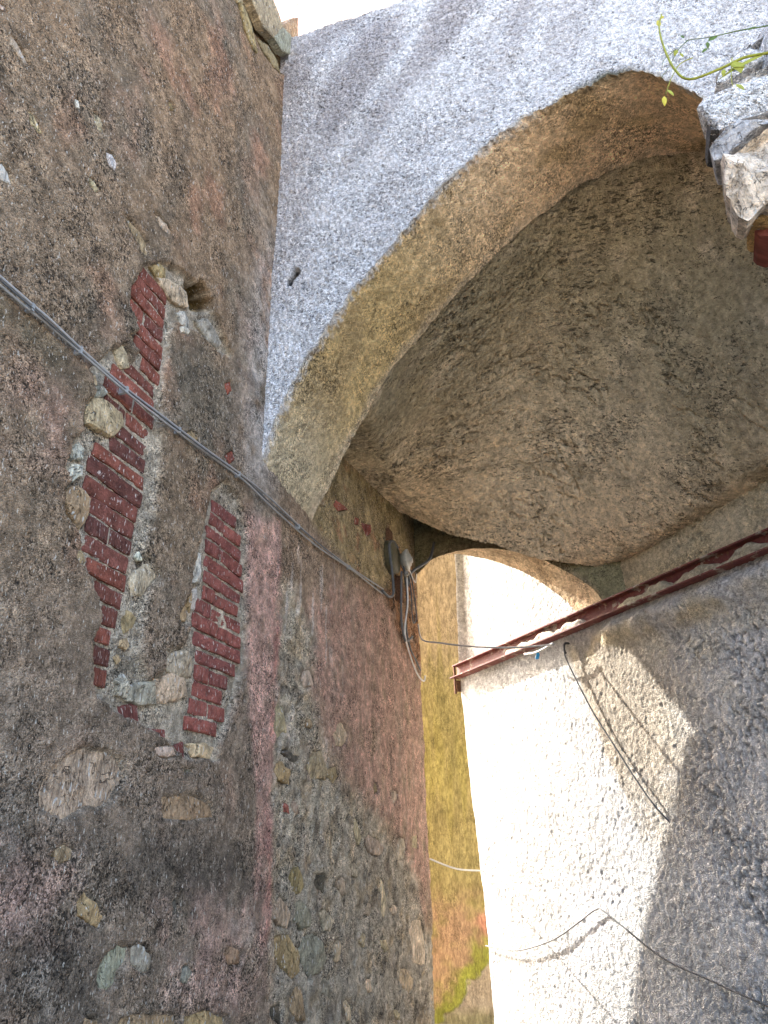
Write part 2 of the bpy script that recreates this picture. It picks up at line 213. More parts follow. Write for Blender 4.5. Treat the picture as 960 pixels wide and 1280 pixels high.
WEED_STEMS = [
    ([(0.951, 1.95, 4.129), (0.885, 1.95, 4.125), (0.809, 1.95, 4.134), (0.725, 1.95, 4.111), (0.62, 1.95, 4.1), (0.582, 1.95, 4.176), (0.569, 1.95, 4.304), (0.572, 1.95, 4.424), (0.594, 1.95, 4.498)], 0.006, 0),
    ([(0.999, 1.98, 4.31), (0.931, 1.98, 4.306), (0.84, 1.98, 4.323), (0.745, 1.98, 4.332), (0.665, 1.98, 4.352)], 0.003, 1),
    ([(0.665, 1.98, 4.352), (0.623, 1.98, 4.314), (0.583, 1.98, 4.248), (0.538, 1.98, 4.185)], 0.0018, 1),
    ([(0.652, 1.95, 4.208), (0.605, 1.95, 4.194), (0.567, 1.95, 4.138), (0.53, 1.95, 4.056)], 0.0022, 0),
    ([(0.773, 1.95, 4.151), (0.751, 1.95, 4.059), (0.745, 1.95, 4.005)], 0.002, 0),
    ([(0.609, 1.96, 4.291), (0.56, 1.96, 4.253), (0.547, 1.96, 4.212)], 0.0015, 1),
]
WEED_LEAVES = [
    ((0.885, 1.95, 4.125), (-1, 0, -0.2), 0.1820, 0.0234, 's'),
    ((0.777, 1.95, 4.131), (0.2, 0, -1), 0.0624, 0.0468, 's'),
    ((0.757, 1.95, 4.114), (1, 0, -0.3), 0.0572, 0.0364, 's'),
    ((0.524, 1.95, 4.05), (-0.1, 0, -1), 0.0468, 0.0182, 'f'),
    ((0.54, 1.95, 4.079), (0.5, 0, -1), 0.0416, 0.0156, 's'),
    ((0.573, 1.95, 4.428), (0.1, 0, 1), 0.0572, 0.0182, 'f'),
    ((0.586, 1.95, 4.471), (0.5, 0, 0.8), 0.0260, 0.0156, 'f'),
    ((0.727, 1.98, 4.312), (0.9, 0, 0.6), 0.0520, 0.0234, 'l'),
    ((0.718, 1.98, 4.278), (-0.8, 0, -0.5), 0.0260, 0.0156, 'l'),
    ((0.612, 1.96, 4.289), (-0.5, 0, -1), 0.0312, 0.0156, 's'),
    ((0.653, 1.98, 4.367), (-0.2, 0, 1), 0.0312, 0.0130, 'l'),
    ((0.725, 1.98, 4.313), (-0.1, 0, -1), 0.0364, 0.0130, 'l'),
    ((0.757, 1.95, 4.013), (0.5, 0, -0.8), 0.0416, 0.0234, 's'),
    ((0.616, 1.95, 4.253), (0.3, 0, -1), 0.0260, 0.0130, 's'),
    ((0.865, 1.98, 4.311), (0.8, 0, 0.4), 0.0364, 0.0156, 'l'),
    ((0.737, 1.95, 4.105), (-0.3, 0, -1), 0.0364, 0.0156, 's'),
]

# ------------------------------------------------------------------ helpers
def _grad(ix, iy, seed):
    h = (ix.astype(np.int64)*374761393 + iy.astype(np.int64)*668265263 + seed*974634777) & 0x7fffffff
    h = ((h ^ (h >> 13))*1274126177) & 0x7fffffff
    h = h ^ (h >> 16)
    return (h & 0xffff)/65536.0*2*np.pi

def perlin(x, y, seed=0):
    x0 = np.floor(x); y0 = np.floor(y)
    fx = x-x0; fy = y-y0
    ux = fx*fx*fx*(fx*(fx*6-15)+10); uy = fy*fy*fy*(fy*(fy*6-15)+10)
    def dot(ix, iy, dx, dy):
        a = _grad(ix, iy, seed)
        return np.cos(a)*dx + np.sin(a)*dy
    n00 = dot(x0, y0, fx, fy); n10 = dot(x0+1, y0, fx-1, fy)
    n01 = dot(x0, y0+1, fx, fy-1); n11 = dot(x0+1, y0+1, fx-1, fy-1)
    a = n00+(n10-n00)*ux; b = n01+(n11-n01)*ux
    return (a+(b-a)*uy)*1.5

def fbm(x, y, freq, octv=3, seed=0, gain=.5):
    s = np.zeros_like(x, dtype=float); a = 1.0; f = freq; t = 0
    for i in range(octv):
        s += a*perlin(x*f+13.7*i, y*f-7.1*i, seed+i*17); t += a
        a *= gain; f *= 2.03
    return s/t

def sst(a, b, x):
    t = np.clip((x-a)/(b-a), 0, 1)
    return t*t*(3-2*t)

def sdf(poly, Y, Z):
    """signed distance to a polygon, negative inside"""
    P = np.array(poly, float)
    d = np.full(Y.shape, 1e9); inside = np.zeros(Y.shape, bool)
    n = len(P)
    for i in range(n):
        a = P[i]; b = P[(i+1) % n]
        e = b-a; L2 = max(e@e, 1e-12)
        t = np.clip(((Y-a[0])*e[0]+(Z-a[1])*e[1])/L2, 0, 1)
        d = np.minimum(d, (Y-a[0]-t*e[0])**2+(Z-a[1]-t*e[1])**2)
        if abs(b[1]-a[1]) > 1e-9:
            c = (a[1] > Z) != (b[1] > Z)
            inside ^= c & (Y < (b[0]-a[0])*(Z-a[1])/(b[1]-a[1])+a[0])
    d = np.sqrt(d)
    return np.where(inside, -d, d)

def mixc(c, t, m):
    return c*(1-m[..., None])+np.array(t)*m[..., None]

def tag(o, label, cat, group=None):
    o['label'] = label; o['category'] = cat
    if group: o['group'] = group
    return o

def empty(name, loc, label, cat, group=None):
    o = bpy.data.objects.new(name, None)
    o.empty_display_size = .2
    COL.objects.link(o); o.location = loc
    return tag(o, label, cat, group)

def link(name, me, mat, parent=None, color=None):
    o = bpy.data.objects.new(name, me)
    COL.objects.link(o)
    if mat is not None and not me.materials: me.materials.append(mat)
    if parent is not None:
        o.parent = parent
        o.matrix_parent_inverse = world_of(parent).inverted()
    if color is not None: o.color = (*color, 1)
    return o

def world_of(o):
    m = o.matrix_basis.copy()
    if o.parent is not None:
        m = world_of(o.parent) @ o.matrix_parent_inverse @ m
    return m

def grid(name, P, mat, parent=None, col=None, flip=False, smooth=True):
    """a sheet from an (a, b, 3) array of points, with a point colour attribute"""
    a, b = P.shape[:2]
    me = bpy.data.meshes.new(name)
    idx = np.arange(a*b).reshape(a, b)
    q = np.stack([idx[:-1, :-1], idx[1:, :-1], idx[1:, 1:], idx[:-1, 1:]], -1).reshape(-1, 4)
    if flip: q = q[:, ::-1]
    nq = len(q)
    me.vertices.add(a*b); me.loops.add(nq*4); me.polygons.add(nq)
    me.vertices.foreach_set('co', P.reshape(-1).astype(np.float32))
    me.loops.foreach_set('vertex_index', q.reshape(-1).astype(np.int32))
    me.polygons.foreach_set('loop_start', np.arange(0, nq*4, 4, dtype=np.int32))
    me.polygons.foreach_set('use_smooth', np.full(nq, smooth, dtype=bool))
    me.update(calc_edges=True)
    if col is not None:
        at = me.attributes.new('tint', 'FLOAT_COLOR', 'POINT')
        cc = np.ones((a*b, 4), np.float32); cc[:, :3] = np.clip(col.reshape(-1, 3), 0.002, .95)
        at.data.foreach_set('color', cc.reshape(-1))
    return link(name, me, mat, parent)

def mesh_obj(name, verts, faces, mat, parent=None, color=None, smooth=False):
    me = bpy.data.meshes.new(name)
    me.from_pydata([tuple(v) for v in verts], [], faces)
    if smooth: me.polygons.foreach_set('use_smooth', [True]*len(me.polygons))
    me.update()
    return link(name, me, mat, parent, color)

def box_data(lo, hi):
    x0, y0, z0 = lo; x1, y1, z1 = hi
    v = [(x0,y0,z0),(x1,y0,z0),(x1,y1,z0),(x0,y1,z0),(x0,y0,z1),(x1,y0,z1),(x1,y1,z1),(x0,y1,z1)]
    f = [(0,3,2,1),(4,5,6,7),(0,1,5,4),(1,2,6,5),(2,3,7,6),(3,0,4,7)]
    return v, f

def prism_data(poly, z0, z1):
    n = len(poly)
    v = [(x, y, z0) for x, y in poly]+[(x, y, z1) for x, y in poly]
    f = [tuple(range(n))[::-1], tuple(range(n, 2*n))]
    f += [(i, (i+1) % n, n+(i+1) % n, n+i) for i in range(n)]
    return v, f

def smooth_path(pts, sub=6):
    pts = [Vector(p) for p in pts]; out = []
    for i in range(len(pts)-1):
        p0 = pts[max(i-1, 0)]; p1 = pts[i]; p2 = pts[i+1]; p3 = pts[min(i+2, len(pts)-1)]
        for k in range(sub):
            t = k/sub
            out.append(.5*((2*p1)+(p2-p0)*t+(2*p0-5*p1+4*p2-p3)*t*t+(3*p1-p0-3*p2+p3)*t**3))
    out.append(pts[-1]); return out

def tube_data(pts, r, seg=7, taper=None):
    v = []; f = []; prev = None; n = len(pts)
    for i, p in enumerate(pts):
        t = (pts[min(i+1, n-1)]-pts[max(i-1, 0)]).normalized()
        if prev is None:
            a = Vector((0, 0, 1)) if abs(t.z) < .9 else Vector((1, 0, 0))
            u = t.cross(a).normalized()
        else:
            u = (prev-t*prev.dot(t)).normalized()
        prev = u; w = t.cross(u)
        rr = r if taper is None else r*(1+(taper-1)*i/(n-1))
        for k in range(seg):
            g = 2*math.pi*k/seg
            v.append(p+u*(rr*math.cos(g))+w*(rr*math.sin(g)))
    for i in range(n-1):
        for k in range(seg):
            f.append((i*seg+k, i*seg+(k+1) % seg, (i+1)*seg+(k+1) % seg, (i+1)*seg+k))
    f.append(tuple(range(seg))[::-1]); f.append(tuple(range((n-1)*seg, n*seg)))
    return v, f

def tube(name, pts, r, mat, parent=None, sub=6, seg=7, taper=None, color=None):
    p = smooth_path(pts, sub) if sub > 1 else [Vector(q) for q in pts]
    v, f = tube_data(p, r, seg, taper)
    return mesh_obj(name, v, f, mat, parent, color, smooth=True)

# ------------------------------------------------------------------ materials
class NB:
    def __init__(s, name, rough=.9, spec=.2):
        s.m = bpy.data.materials.new(name); s.m.use_nodes = True
        s.n = s.m.node_tree.nodes; s.l = s.m.node_tree.links
        s.b = s.n['Principled BSDF']; s.b.inputs['Roughness'].default_value = rough
        s.b.inputs['Specular IOR Level'].default_value = spec
        s.tc = s.n.new('ShaderNodeTexCoord')
    def vec(s, scale=(1, 1, 1), src='Object'):
        mp = s.n.new('ShaderNodeMapping'); mp.inputs['Scale'].default_value = scale
        s.l.new(s.tc.outputs[src], mp.inputs[0]); return mp.outputs[0]
    def noise(s, scale, detail=4, rough=.6, vec=None, dist=0.0):
        t = s.n.new('ShaderNodeTexNoise'); t.inputs['Scale'].default_value = scale
        t.inputs['Detail'].default_value = detail; t.inputs['Roughness'].default_value = rough
        t.inputs['Distortion'].default_value = dist
        s.l.new(vec if vec is not None else s.tc.outputs['Object'], t.inputs['Vector'])
        return t.outputs['Fac']
    def voro(s, scale, feature='F1', vec=None, out='Distance'):
        t = s.n.new('ShaderNodeTexVoronoi'); t.feature = feature; t.inputs['Scale'].default_value = scale
        s.l.new(vec if vec is not None else s.tc.outputs['Object'], t.inputs['Vector'])
        return t.outputs[out]
    def ramp(s, x, lo, hi, a=0.0, b=1.0):
        t = s.n.new('ShaderNodeMapRange'); t.clamp = True
        for k, v in zip(('From Min', 'From Max', 'To Min', 'To Max'), (lo, hi, a, b)): t.inputs[k].default_value = v
        s.l.new(x, t.inputs['Value']); return t.outputs[0]
    def math(s, op, a, b):
        t = s.n.new('ShaderNodeMath'); t.operation = op
        for i, v in enumerate((a, b)):
            if isinstance(v, (int, float)): t.inputs[i].default_value = v
            else: s.l.new(v, t.inputs[i])
        return t.outputs[0]
    def mix(s, f, a, b, mode='MIX'):
        t = s.n.new('ShaderNodeMix'); t.data_type = 'RGBA'; t.blend_type = mode
        for sock, v in ((t.inputs[0], f), (t.inputs[6], a), (t.inputs[7], b)):
            if isinstance(v, (int, float)): sock.default_value = v
            elif isinstance(v, tuple): sock.default_value = (*v, 1)
            else: s.l.new(v, sock)
        return t.outputs[2]
    def scale(s, c, f):
        t = s.n.new('ShaderNodeVectorMath'); t.operation = 'SCALE'
        s.l.new(c, t.inputs[0]); s.l.new(f, t.inputs['Scale']); return t.outputs[0]
    def attr(s, name):
        t = s.n.new('ShaderNodeAttribute'); t.attribute_name = name; return t.outputs['Color']
    def objcol(s):
        t = s.n.new('ShaderNodeObjectInfo'); return t.outputs['Color'], t.outputs['Random']
    def finish(s, color, height=None, dist=.01, strength=1.0):
        if isinstance(color, tuple): s.b.inputs['Base Color'].default_value = (*color, 1)
        else: s.l.new(color, s.b.inputs['Base Color'])
        if height is not None:
            bp = s.n.new('ShaderNodeBump'); bp.inputs['Distance'].default_value = dist
            bp.inputs['Strength'].default_value = strength
            s.l.new(height, bp.inputs['Height']); s.l.new(bp.outputs[0], s.b.inputs['Normal'])
        return s.m

def plaster(name, grain, lo, hi, speck=0.0, speck_col=(.66, .585, .48), dist=.012, big=.5, pits=0.0, pit_lo=.34, stretch=(1, 1, 1), pit_scale=.5, pit_stretch=(1, 1, 1), speck_scale=105, vary=5.0, mott=.22, patch=1.0, pit_col=(.03, .025, .020)):
    """grainy render: every grain has its own tone and a rounded relief; holes between are dark"""
    b = NB(name, .95, .10)
    v = b.vec(stretch)
    t = b.n.new('ShaderNodeTexVoronoi'); t.inputs['Scale'].default_value = grain
    wv = b.n.new('ShaderNodeVectorMath'); wv.operation = 'ADD'
    nz = b.n.new('ShaderNodeTexNoise'); nz.inputs['Scale'].default_value = grain*.6; nz.inputs['Detail'].default_value = 1
    b.l.new(v, nz.inputs['Vector'])
    sc = b.n.new('ShaderNodeVectorMath'); sc.operation = 'SCALE'; sc.inputs['Scale'].default_value = 1.2/grain
    b.l.new(nz.outputs['Color'], sc.inputs[0]); b.l.new(v, wv.inputs[0]); b.l.new(sc.outputs[0], wv.inputs[1])
    b.l.new(wv.outputs[0], t.inputs['Vector'])
    sp = b.n.new('ShaderNodeSeparateColor'); b.l.new(t.outputs['Color'], sp.inputs[0])
    n2 = b.noise(grain*.22, 2, .65, v)
    lf = b.noise(vary, 2, .6, b.vec((1, 1, 1)), .6)              # where the surface is gritty, where smooth
    m = b.ramp(lf, .36, .64, 1-.65*patch, 1+.25*patch)
    cell = b.math('MULTIPLY', b.math('SUBTRACT', b.ramp(sp.outputs[0], 0, 1, lo, hi), 1.0), m)
    c = b.scale(b.attr('tint'), b.math('ADD', cell, 1.0))
    c = b.scale(c, b.ramp(n2, .3, .7, .70, 1.30))
    n4 = b.noise(grain*.07, 2, .6, v)
    c = b.scale(c, b.ramp(n4, .3, .7, 1-mott, 1+mott))
    if pits:
        pv = b.noise(grain*pit_scale, 3, .7, b.vec(pit_stretch), .8)
        pv = b.math('ADD', pv, b.ramp(lf, .34, .66, .07*patch, -.05*patch))
        c = b.mix(b.ramp(pv, pit_lo, pit_lo+.06, pits, 0.0), c, pit_col)
    if speck:
        s2 = b.noise(speck_scale, 2, .5, b.vec((1, 1, .40)))
        c = b.mix(b.ramp(s2, .65, .69, 0, speck), c, speck_col)
    hh = b.math('ADD', b.math('MULTIPLY', t.outputs['Distance'], -.9), b.math('MULTIPLY', n2, big))
    if pits: hh = b.math('ADD', hh, b.ramp(pv, pit_lo-.06, pit_lo+.08, -.8, 0.0))
    return b.finish(c, hh, dist, 1.0)

M_house = plaster('weathered_render', 190, .45, 1.55, speck=.8, dist=.0075, big=1.5, pits=.85, pit_lo=.365, pit_scale=.36, vary=4.0, mott=.30)
M_face = plaster('lime_roughcast', 135, .50, 1.38, dist=.009, big=.9, pits=.75, pit_lo=.362, vary=3.0, mott=.10, patch=.4)
M_soffit = plaster('ochre_roughcast', 120, .55, 1.4, dist=.009, big=.8, pits=.65, pit_lo=.345, vary=4.0, mott=.2)
M_vault = plaster('rough_vault_mortar', 120, .80, 1.2, dist=.012, big=1.2, pits=.7, pit_lo=.37, pit_scale=.32, pit_stretch=(.45, 1.7, 1.2), vary=2.6, mott=.16)
M_right = plaster('white_roughcast', 120, .78, 1.2, dist=.010, big=.9, pits=.55, pit_lo=.37, vary=3.0, mott=.12, patch=.6, pit_col=(.27, .235, .19))
M_yellow = plaster('ochre_limewash', 150, .75, 1.25, dist=.004, big=.8, pits=.4, pit_lo=.35, stretch=(1.4, 1, .45), vary=3.0, mott=.22)
M_upper = plaster('cream_roughcast', 50, .75, 1.2, dist=.010)

def rock_mat():
    b = NB('field_stone', .85, .2)
    oc, rnd = b.objcol()
    off = b.n.new('ShaderNodeVectorMath'); off.operation = 'ADD'
    rs = b.n.new('ShaderNodeVectorMath'); rs.operation = 'SCALE'; rs.inputs[0].default_value = (7, 3, 5)
    b.l.new(rnd, rs.inputs['Scale']); b.l.new(b.tc.outputs['Object'], off.inputs[0]); b.l.new(rs.outputs[0], off.inputs[1])
    def st(sc):
        mp = b.n.new('ShaderNodeMapping'); mp.inputs['Scale'].default_value = sc; mp.inputs['Rotation'].default_value = (.35, .3, .2)
        b.l.new(off.outputs[0], mp.inputs[0]); return mp.outputs[0]
    n = b.noise(11, 5, .65, st((1, 1, 1)), 1.0)
    lay = b.noise(26, 4, .65, st((1, 2.6, .55)), .6)          # bedding and tool marks
    n2 = b.noise(90, 3, .7)
    c = b.scale(oc, b.ramp(n, .3, .7, .50, 1.45))
    c = b.scale(c, b.ramp(lay, .32, .66, .70, 1.22))
    c = b.scale(c, b.ramp(n2, .3, .7, .75, 1.25))
    cr = b.noise(8, 3, .55, st((1, 1.6, .8)), 1.6)
    crm = b.ramp(b.math('ABSOLUTE', b.math('SUBTRACT', cr, .5), 0), 0.0, .011, 1.0, 0.0)
    c = b.mix(b.math('MULTIPLY', crm, .6), c, (.045, .032, .02))
    sp = b.noise(75, 2, .5, b.vec((1, 1, .4)))
    c = b.mix(b.ramp(sp, .645, .68, 0, .85), c, (.66, .62, .55))
    hh = b.math('ADD', b.math('ADD', n, b.math('MULTIPLY', lay, .8)), b.math('ADD', b.math('MULTIPLY', n2, .3), b.math('MULTIPLY', crm, -.6)))
    return b.finish(c, hh, .022, 1.0)
M_stone = rock_mat()

def brick_mat():
    b = NB('old_brick', .9, .12)
    oc, rnd = b.objcol()
    off = b.n.new('ShaderNodeVectorMath'); off.operation = 'ADD'
    rs = b.n.new('ShaderNodeVectorMath'); rs.operation = 'SCALE'; rs.inputs[0].default_value = (17, 23, 31)
    b.l.new(rnd, rs.inputs['Scale'])
    b.l.new(b.vec((.02, .26, .06)), off.inputs[0]); b.l.new(rs.outputs[0], off.inputs[1])   # bricks are unit shapes scaled to size
    def st(sc):
        mp = b.n.new('ShaderNodeMapping'); mp.inputs['Scale'].default_value = sc
        b.l.new(off.outputs[0], mp.inputs[0]); return mp.outputs[0]
    n = b.noise(110, 4, .7, st((1, 1, 1))); n2 = b.noise(22, 3, .6, st((1, 1, 1)))
    c = b.scale(oc, b.ramp(n, .3, .7, .65, 1.35))
    c = b.scale(c, b.ramp(n2, .3, .7, .60, 1.40))
    d = b.noise(30, 4, .65, st((1, 1, 1)), .5)
    c = b.mix(b.ramp(d, .62, .70, 0, .7), c, (.36, .30, .245))           # mortar dust
    sp = b.noise(95, 2, .55, st((1, 1, .38)))
    c = b.mix(b.ramp(sp, .645, .68, 0, .9), c, (.68, .60, .53))           # lime splashes
    return b.finish(c, b.math('ADD', n, b.math('MULTIPLY', n2, .8)), .010, 1.0)
M_brick = brick_mat()

def simple(name, color, rough=.6, spec=.3, var=.25, scale=40, metal=0.0, bump=.002):
    b = NB(name, rough, spec); b.b.inputs['Metallic'].default_value = metal
    n = b.noise(scale, 4, .6)
    rgb = b.n.new('ShaderNodeRGB'); rgb.outputs[0].default_value = (*color, 1)
    return b.finish(b.scale(rgb.outputs[0], b.ramp(n, .3, .7, 1-var, 1+var)), n, bump, .7)
M_cable_grey = simple('grey_cable', (.36, .345, .325), .45, .5, .15)
M_cable_dark = simple('dark_cable', (.10, .10, .10), .5, .4, .2)
M_cable_white = simple('white_cable', (.66, .63, .57), .5, .4, .15)
M_clip = simple('zinc_clip', (.34, .34, .33), .4, .5, .2)
M_olive = simple('aged_bakelite', (.095, .082, .045), .5, .4, .3)
M_ceramic = simple('ceramic', (.40, .37, .30), .35, .5, .2)
M_rust = simple('rusty_iron', (.13, .065, .035), .9, .2, .5, 60)
M_iron = simple('dark_iron', (.045, .04, .037), .7, .3, .4)
M_blue = simple('blue_tape', (.03, .30, .55), .5, .3, .15)
M_leaf = simple('weed_leaf', (.10, .16, .025), .6, .3, .35, 30)
M_stem = simple('weed_stem', (.32, .33, .04), .6, .3, .25, 30)
M_flower = simple('weed_flower', (.55, .46, .05), .6, .3, .2, 30)
M_roof = simple('roof_tile', (.25, .13, .08), .9, .1, .3, 5)

def beam_mat():
    b = NB('flaking_red_paint', .6, .3)
    n = b.noise(9, 5, .65); n2 = b.noise(45, 4, .6)
    c = b.mix(b.ramp(n2, .3, .7, 0, 1), (.115, .030, .028), (.22, .068, .058))
    c = b.mix(b.ramp(n, .57, .62, 0, .9), c, (.40, .34, .27))
    c = b.mix(b.ramp(b.noise(22, 4, .7), .56, .62, 0, .9), c, (.20, .09, .05))
    c = b.mix(b.ramp(n2, .64, .72, 0, .6), c, (.10, .05, .025))
    return b.finish(c, n2, .004, .8)
M_beam = beam_mat()

def ground_mat():
    b = NB('stone_paving', .9, .2)
    n = b.noise(1.2, 5, .6); n2 = b.noise(30, 4, .6)
    c = b.mix(b.ramp(n, .3, .7, 0, 1), (.34, .30, .24), (.45, .40, .32))
    c = b.scale(c, b.ramp(n2, .3, .7, .8, 1.2))
    return b.finish(c, n2, .006, .8)
M_ground = ground_mat()

# ------------------------------------------------------------------ ground
g = mesh_obj('ground', [(-600, -600, 0), (600, -600, 0), (600, 600, 0), (-600, 600, 0)], [(0, 1, 2, 3)], M_ground)
g['kind'] = 'structure'

STONE_COL = {'t': (.62, .48, .31), 'o': (.46, .33, .17), 'g': (.38, .345, .265), 'w': (.72, .66, .54),
             'b': (.42, .285, .165), 'r': (.38, .12, .075), 'k': (.15, .13, .09)}
rng = np.random.RandomState(11)

# ================================================================== the house on the left
WX = -1.6
YEND, ZTOP = 6.65, 7.22
house = empty('house', (-3.5, 2.0, 0), 'tall brown house with stained flaking render and patches of bare brick', 'house')

def base_w(Y, Z):
    w = .016*fbm(Y, Z, .6, 2, 3)+.007*fbm(Y, Z, 3.0, 2, 5)
    return w

ny, nz = 540, 660
ys = np.linspace(.75, YEND, ny); zs = np.linspace(0.0, ZTOP, nz)
Y, Z = np.meshgrid(ys, zs, indexing='ij')
w0 = base_w(Y, Z)
fine = .0040*fbm(Y, Z, 16, 2, 9)+.0034*fbm(Y, Z, 34, 1, 12)
warp = .022*fbm(Y, Z, 7, 3, 21)+.010*fbm(Y, Z, 24, 2, 25)

def pm(poly, soft=.03, ww=1.0, grow=0.0):
    return 1-sst(-soft, soft, sdf(poly, Y, Z)+warp*ww-grow)

hole = pm(HOLE_A, .008)*(1-pm(KEEP_A, .008, 1.0, .028))
pit = pm(PIT, .010, 2.2)
tb = pm(TOPBREAK, .012)
grey = pm(GREYMORTAR, .09, 5.0)
pinkp = pm(PINKPASS, .14, 5.0)
tanp = pm(TANPASS, .05, 1.5)
rust = pm(RUSTPASS, .06, 2.5)
strip = pm(PINKSTRIP, .035, 1.4)

bed = np.zeros_like(Y); ring = np.zeros_like(Y)
for code, proud, poly in STONES:
    pa = np.array(poly)
    i0, i1 = np.searchsorted(ys, [pa[:, 0].min()-.06, pa[:, 0].max()+.06])
    j0, j1 = np.searchsorted(zs, [pa[:, 1].min()-.06, pa[:, 1].max()+.06])
    if i1-i0 < 1 or j1-j0 < 1: continue
    sl_ = (slice(i0, i1), slice(j0, j1))
    d = sdf(poly, Y[sl_], Z[sl_])+warp[sl_]*(.55 if pa[:, 0].mean() > 3.5 else (.3 if np.ptp(pa[:, 0]) > .16 else .08))-(0 if np.ptp(pa[:, 0]) > .16 else .004)
    ring[sl_] = np.maximum(ring[sl_], np.exp(-((d+.002)/.011)**2))
    bed[sl_] = np.maximum(bed[sl_], 1-sst(-.010, .003, d))

lump = fbm(Y, Z, 11, 3, 31)
w = w0+fine
w -= hole*(.031+.007*lump+.004*fbm(Y, Z, 30, 2, 33))
w -= bed*.027*(1-hole)
w -= ring*.014*sst(3.45, 3.55, Y)*sst(-.4, .3, fbm(Y, Z, 9, 2, 35))
w -= pit*(.08+.05*lump)
w -= tb*.05
w += grey*(.020*lump-.010+.010*fbm(Y, Z, 24, 2, 37))
w += rust*.020*fbm(Y, Z, 12, 3, 41)
w += tanp*.008*fbm(Y, Z, 10, 3, 43)
# small lost flakes here and there
fl = sst(.42, .5, fbm(Y, Z, 3.2, 3, 47))*(1-hole)*(Y < 3.2)
w -= fl*.004
low = sst(2.0, 1.0, Z)
w += low*.008*fbm(Y, Z, 8, 3, 51)

n1 = fbm(Y, Z, .55, 3, 61); n2 = fbm(Y, Z, 1.6, 4, 63); n3 = fbm(Y, Z, 5, 3, 67)
streak = fbm(Y*3.2, Z*.45, 1.0, 4, 71)
c = np.empty(Y.shape+(3,)); c[:] = (.315, .245, .175)
c = mixc(c, (.375, .265, .170), sst(3.4, 5.2, Z+.6*n1)*.80)
c = mixc(c, (.235, .205, .160), sst(-.05, .35, n2)*.7)
c = mixc(c, (.175, .152, .118), sst(.05, .4, streak)*.50*sst(1.5, 3.5, Z))
c = mixc(c, (.43, .27, .185), sst(.20, .50, n2+.35*n3)*.40)
c = mixc(c, (.50, .27, .18), sst(.20, .55, fbm(Y, Z, 2.4, 3, 75)+.12*sst(3.5, 6, Z))*.45)
c = mixc(c, (.300, .250, .205), sst(2.9, 1.9, Z+.5*n1)*.6)
c = mixc(c, (.50, .33, .265), pm(PINK3, .14, 4)*.55*sst(-.5, .3, n3))
for q in (DARK1, DARK2):
    c = mixc(c, (.115, .104, .090), pm(q, .16, 4.0)*.8*sst(-.5, .2, n3+.25))
for q in (PINK1, PINK2):
    c = mixc(c, (.60, .42, .36), pm(q, .14, 5.0)*.7*sst(-.35, .25, n3))
c = mixc(c, (.165, .155, .125), pm(GREY1, .08, 2)*.6)
c = mixc(c, (.58, .52, .45), sst(.24, .5, fbm(Y, Z, 4.2, 3, 81))*low*.45)
# passage side
pas = sst(3.42, 3.52, Y+.4*warp)*sst(3.7, 3.3, Z)
c = mixc(c, (.42, .32, .235), pas*.9)
vs3 = fbm(Y*4.5, Z*1.1, 1.3, 4, 95)
c = mixc(c, (.58, .385, .32), pinkp*.85*sst(-.5, .35, n3+.25+.5*vs3))
c = mixc(c, (.36, .30, .24), pinkp*sst(.05, .4, vs3)*.55)
c = mixc(c, (.58, .53, .43), grey*.95*sst(-.7, .1, n3+.1))
c = mixc(c, (.42, .385, .325), grey*sst(1.9, 1.1, Z)*.6)
c = mixc(c, (.46, .36, .23), grey*sst(.08, .4, fbm(Y, Z, 5.5, 3, 305))*.6)
c = mixc(c, (.17, .15, .125), grey*sst(.10, .4, fbm(Y, Z, 6.5, 3, 307))*.7)
c = mixc(c, (.47, .385, .225), tanp*.95)
c = mixc(c, (.34, .18, .095), rust*.85*sst(-.5, .1, n3))
c = mixc(c, (.07, .05, .035), rust*sst(.05, .3, fbm(Y, Z, 9, 3, 309))*.8)
c = mixc(c, (.25, .20, .10), tanp*sst(.0, .4, fbm(Y, Z, 5, 3, 311))*.7)
c = mixc(c, (.42, .22, .13), tanp*sst(.2, .45, fbm(Y, Z, 4.5, 3, 313))*.6)
c = mixc(c, (.22, .20, .11), sst(3.95, 4.5, Z)*(Y > 3.9)*.7)
c = mixc(c, (.66, .44, .38), strip*.92*sst(-.9, .1, n3+.2*n2)*sst(1.2, 2.2, Z+.5*n2))
c = mixc(c, (.58, .235, .21), strip*sst(3.34, 3.46, Y)*.6*sst(-.3, .4, n3+.4*vs3))
c = mixc(c, (.58, .34, .30), strip*sst(2.0, 1.6, Z)*.45*sst(-.2, .3, n3))
# lime spray near the arch face and old whitewash runs
wh = np.exp(-((Y-3.10)/.22)**2)*sst(3.0, 3.6, Z)*sst(5.6, 4.4, Z)*sst(-.45, .3, n3+.15)
c = mixc(c, (.60, .58, .56), wh*.75)
drip = sst(.22, .42, fbm(Y*9, Z*1.3, 1.6, 3, 91))*sst(3.3, 3.5, Y)*sst(1.7, 2.6, Z)*sst(3.5, 3.2, Z)*sst(4.6, 4.0, Y)
c = mixc(c, (.78, .74, .70), drip*.7)
# grime below the cable
gr = np.exp(-((Z-3.12-.05*(Y-1.3))/.07)**2)*(Z < 3.25)*sst(2.2, 1.4, Y)
c = mixc(c, (.15, .135, .095), gr*.6)
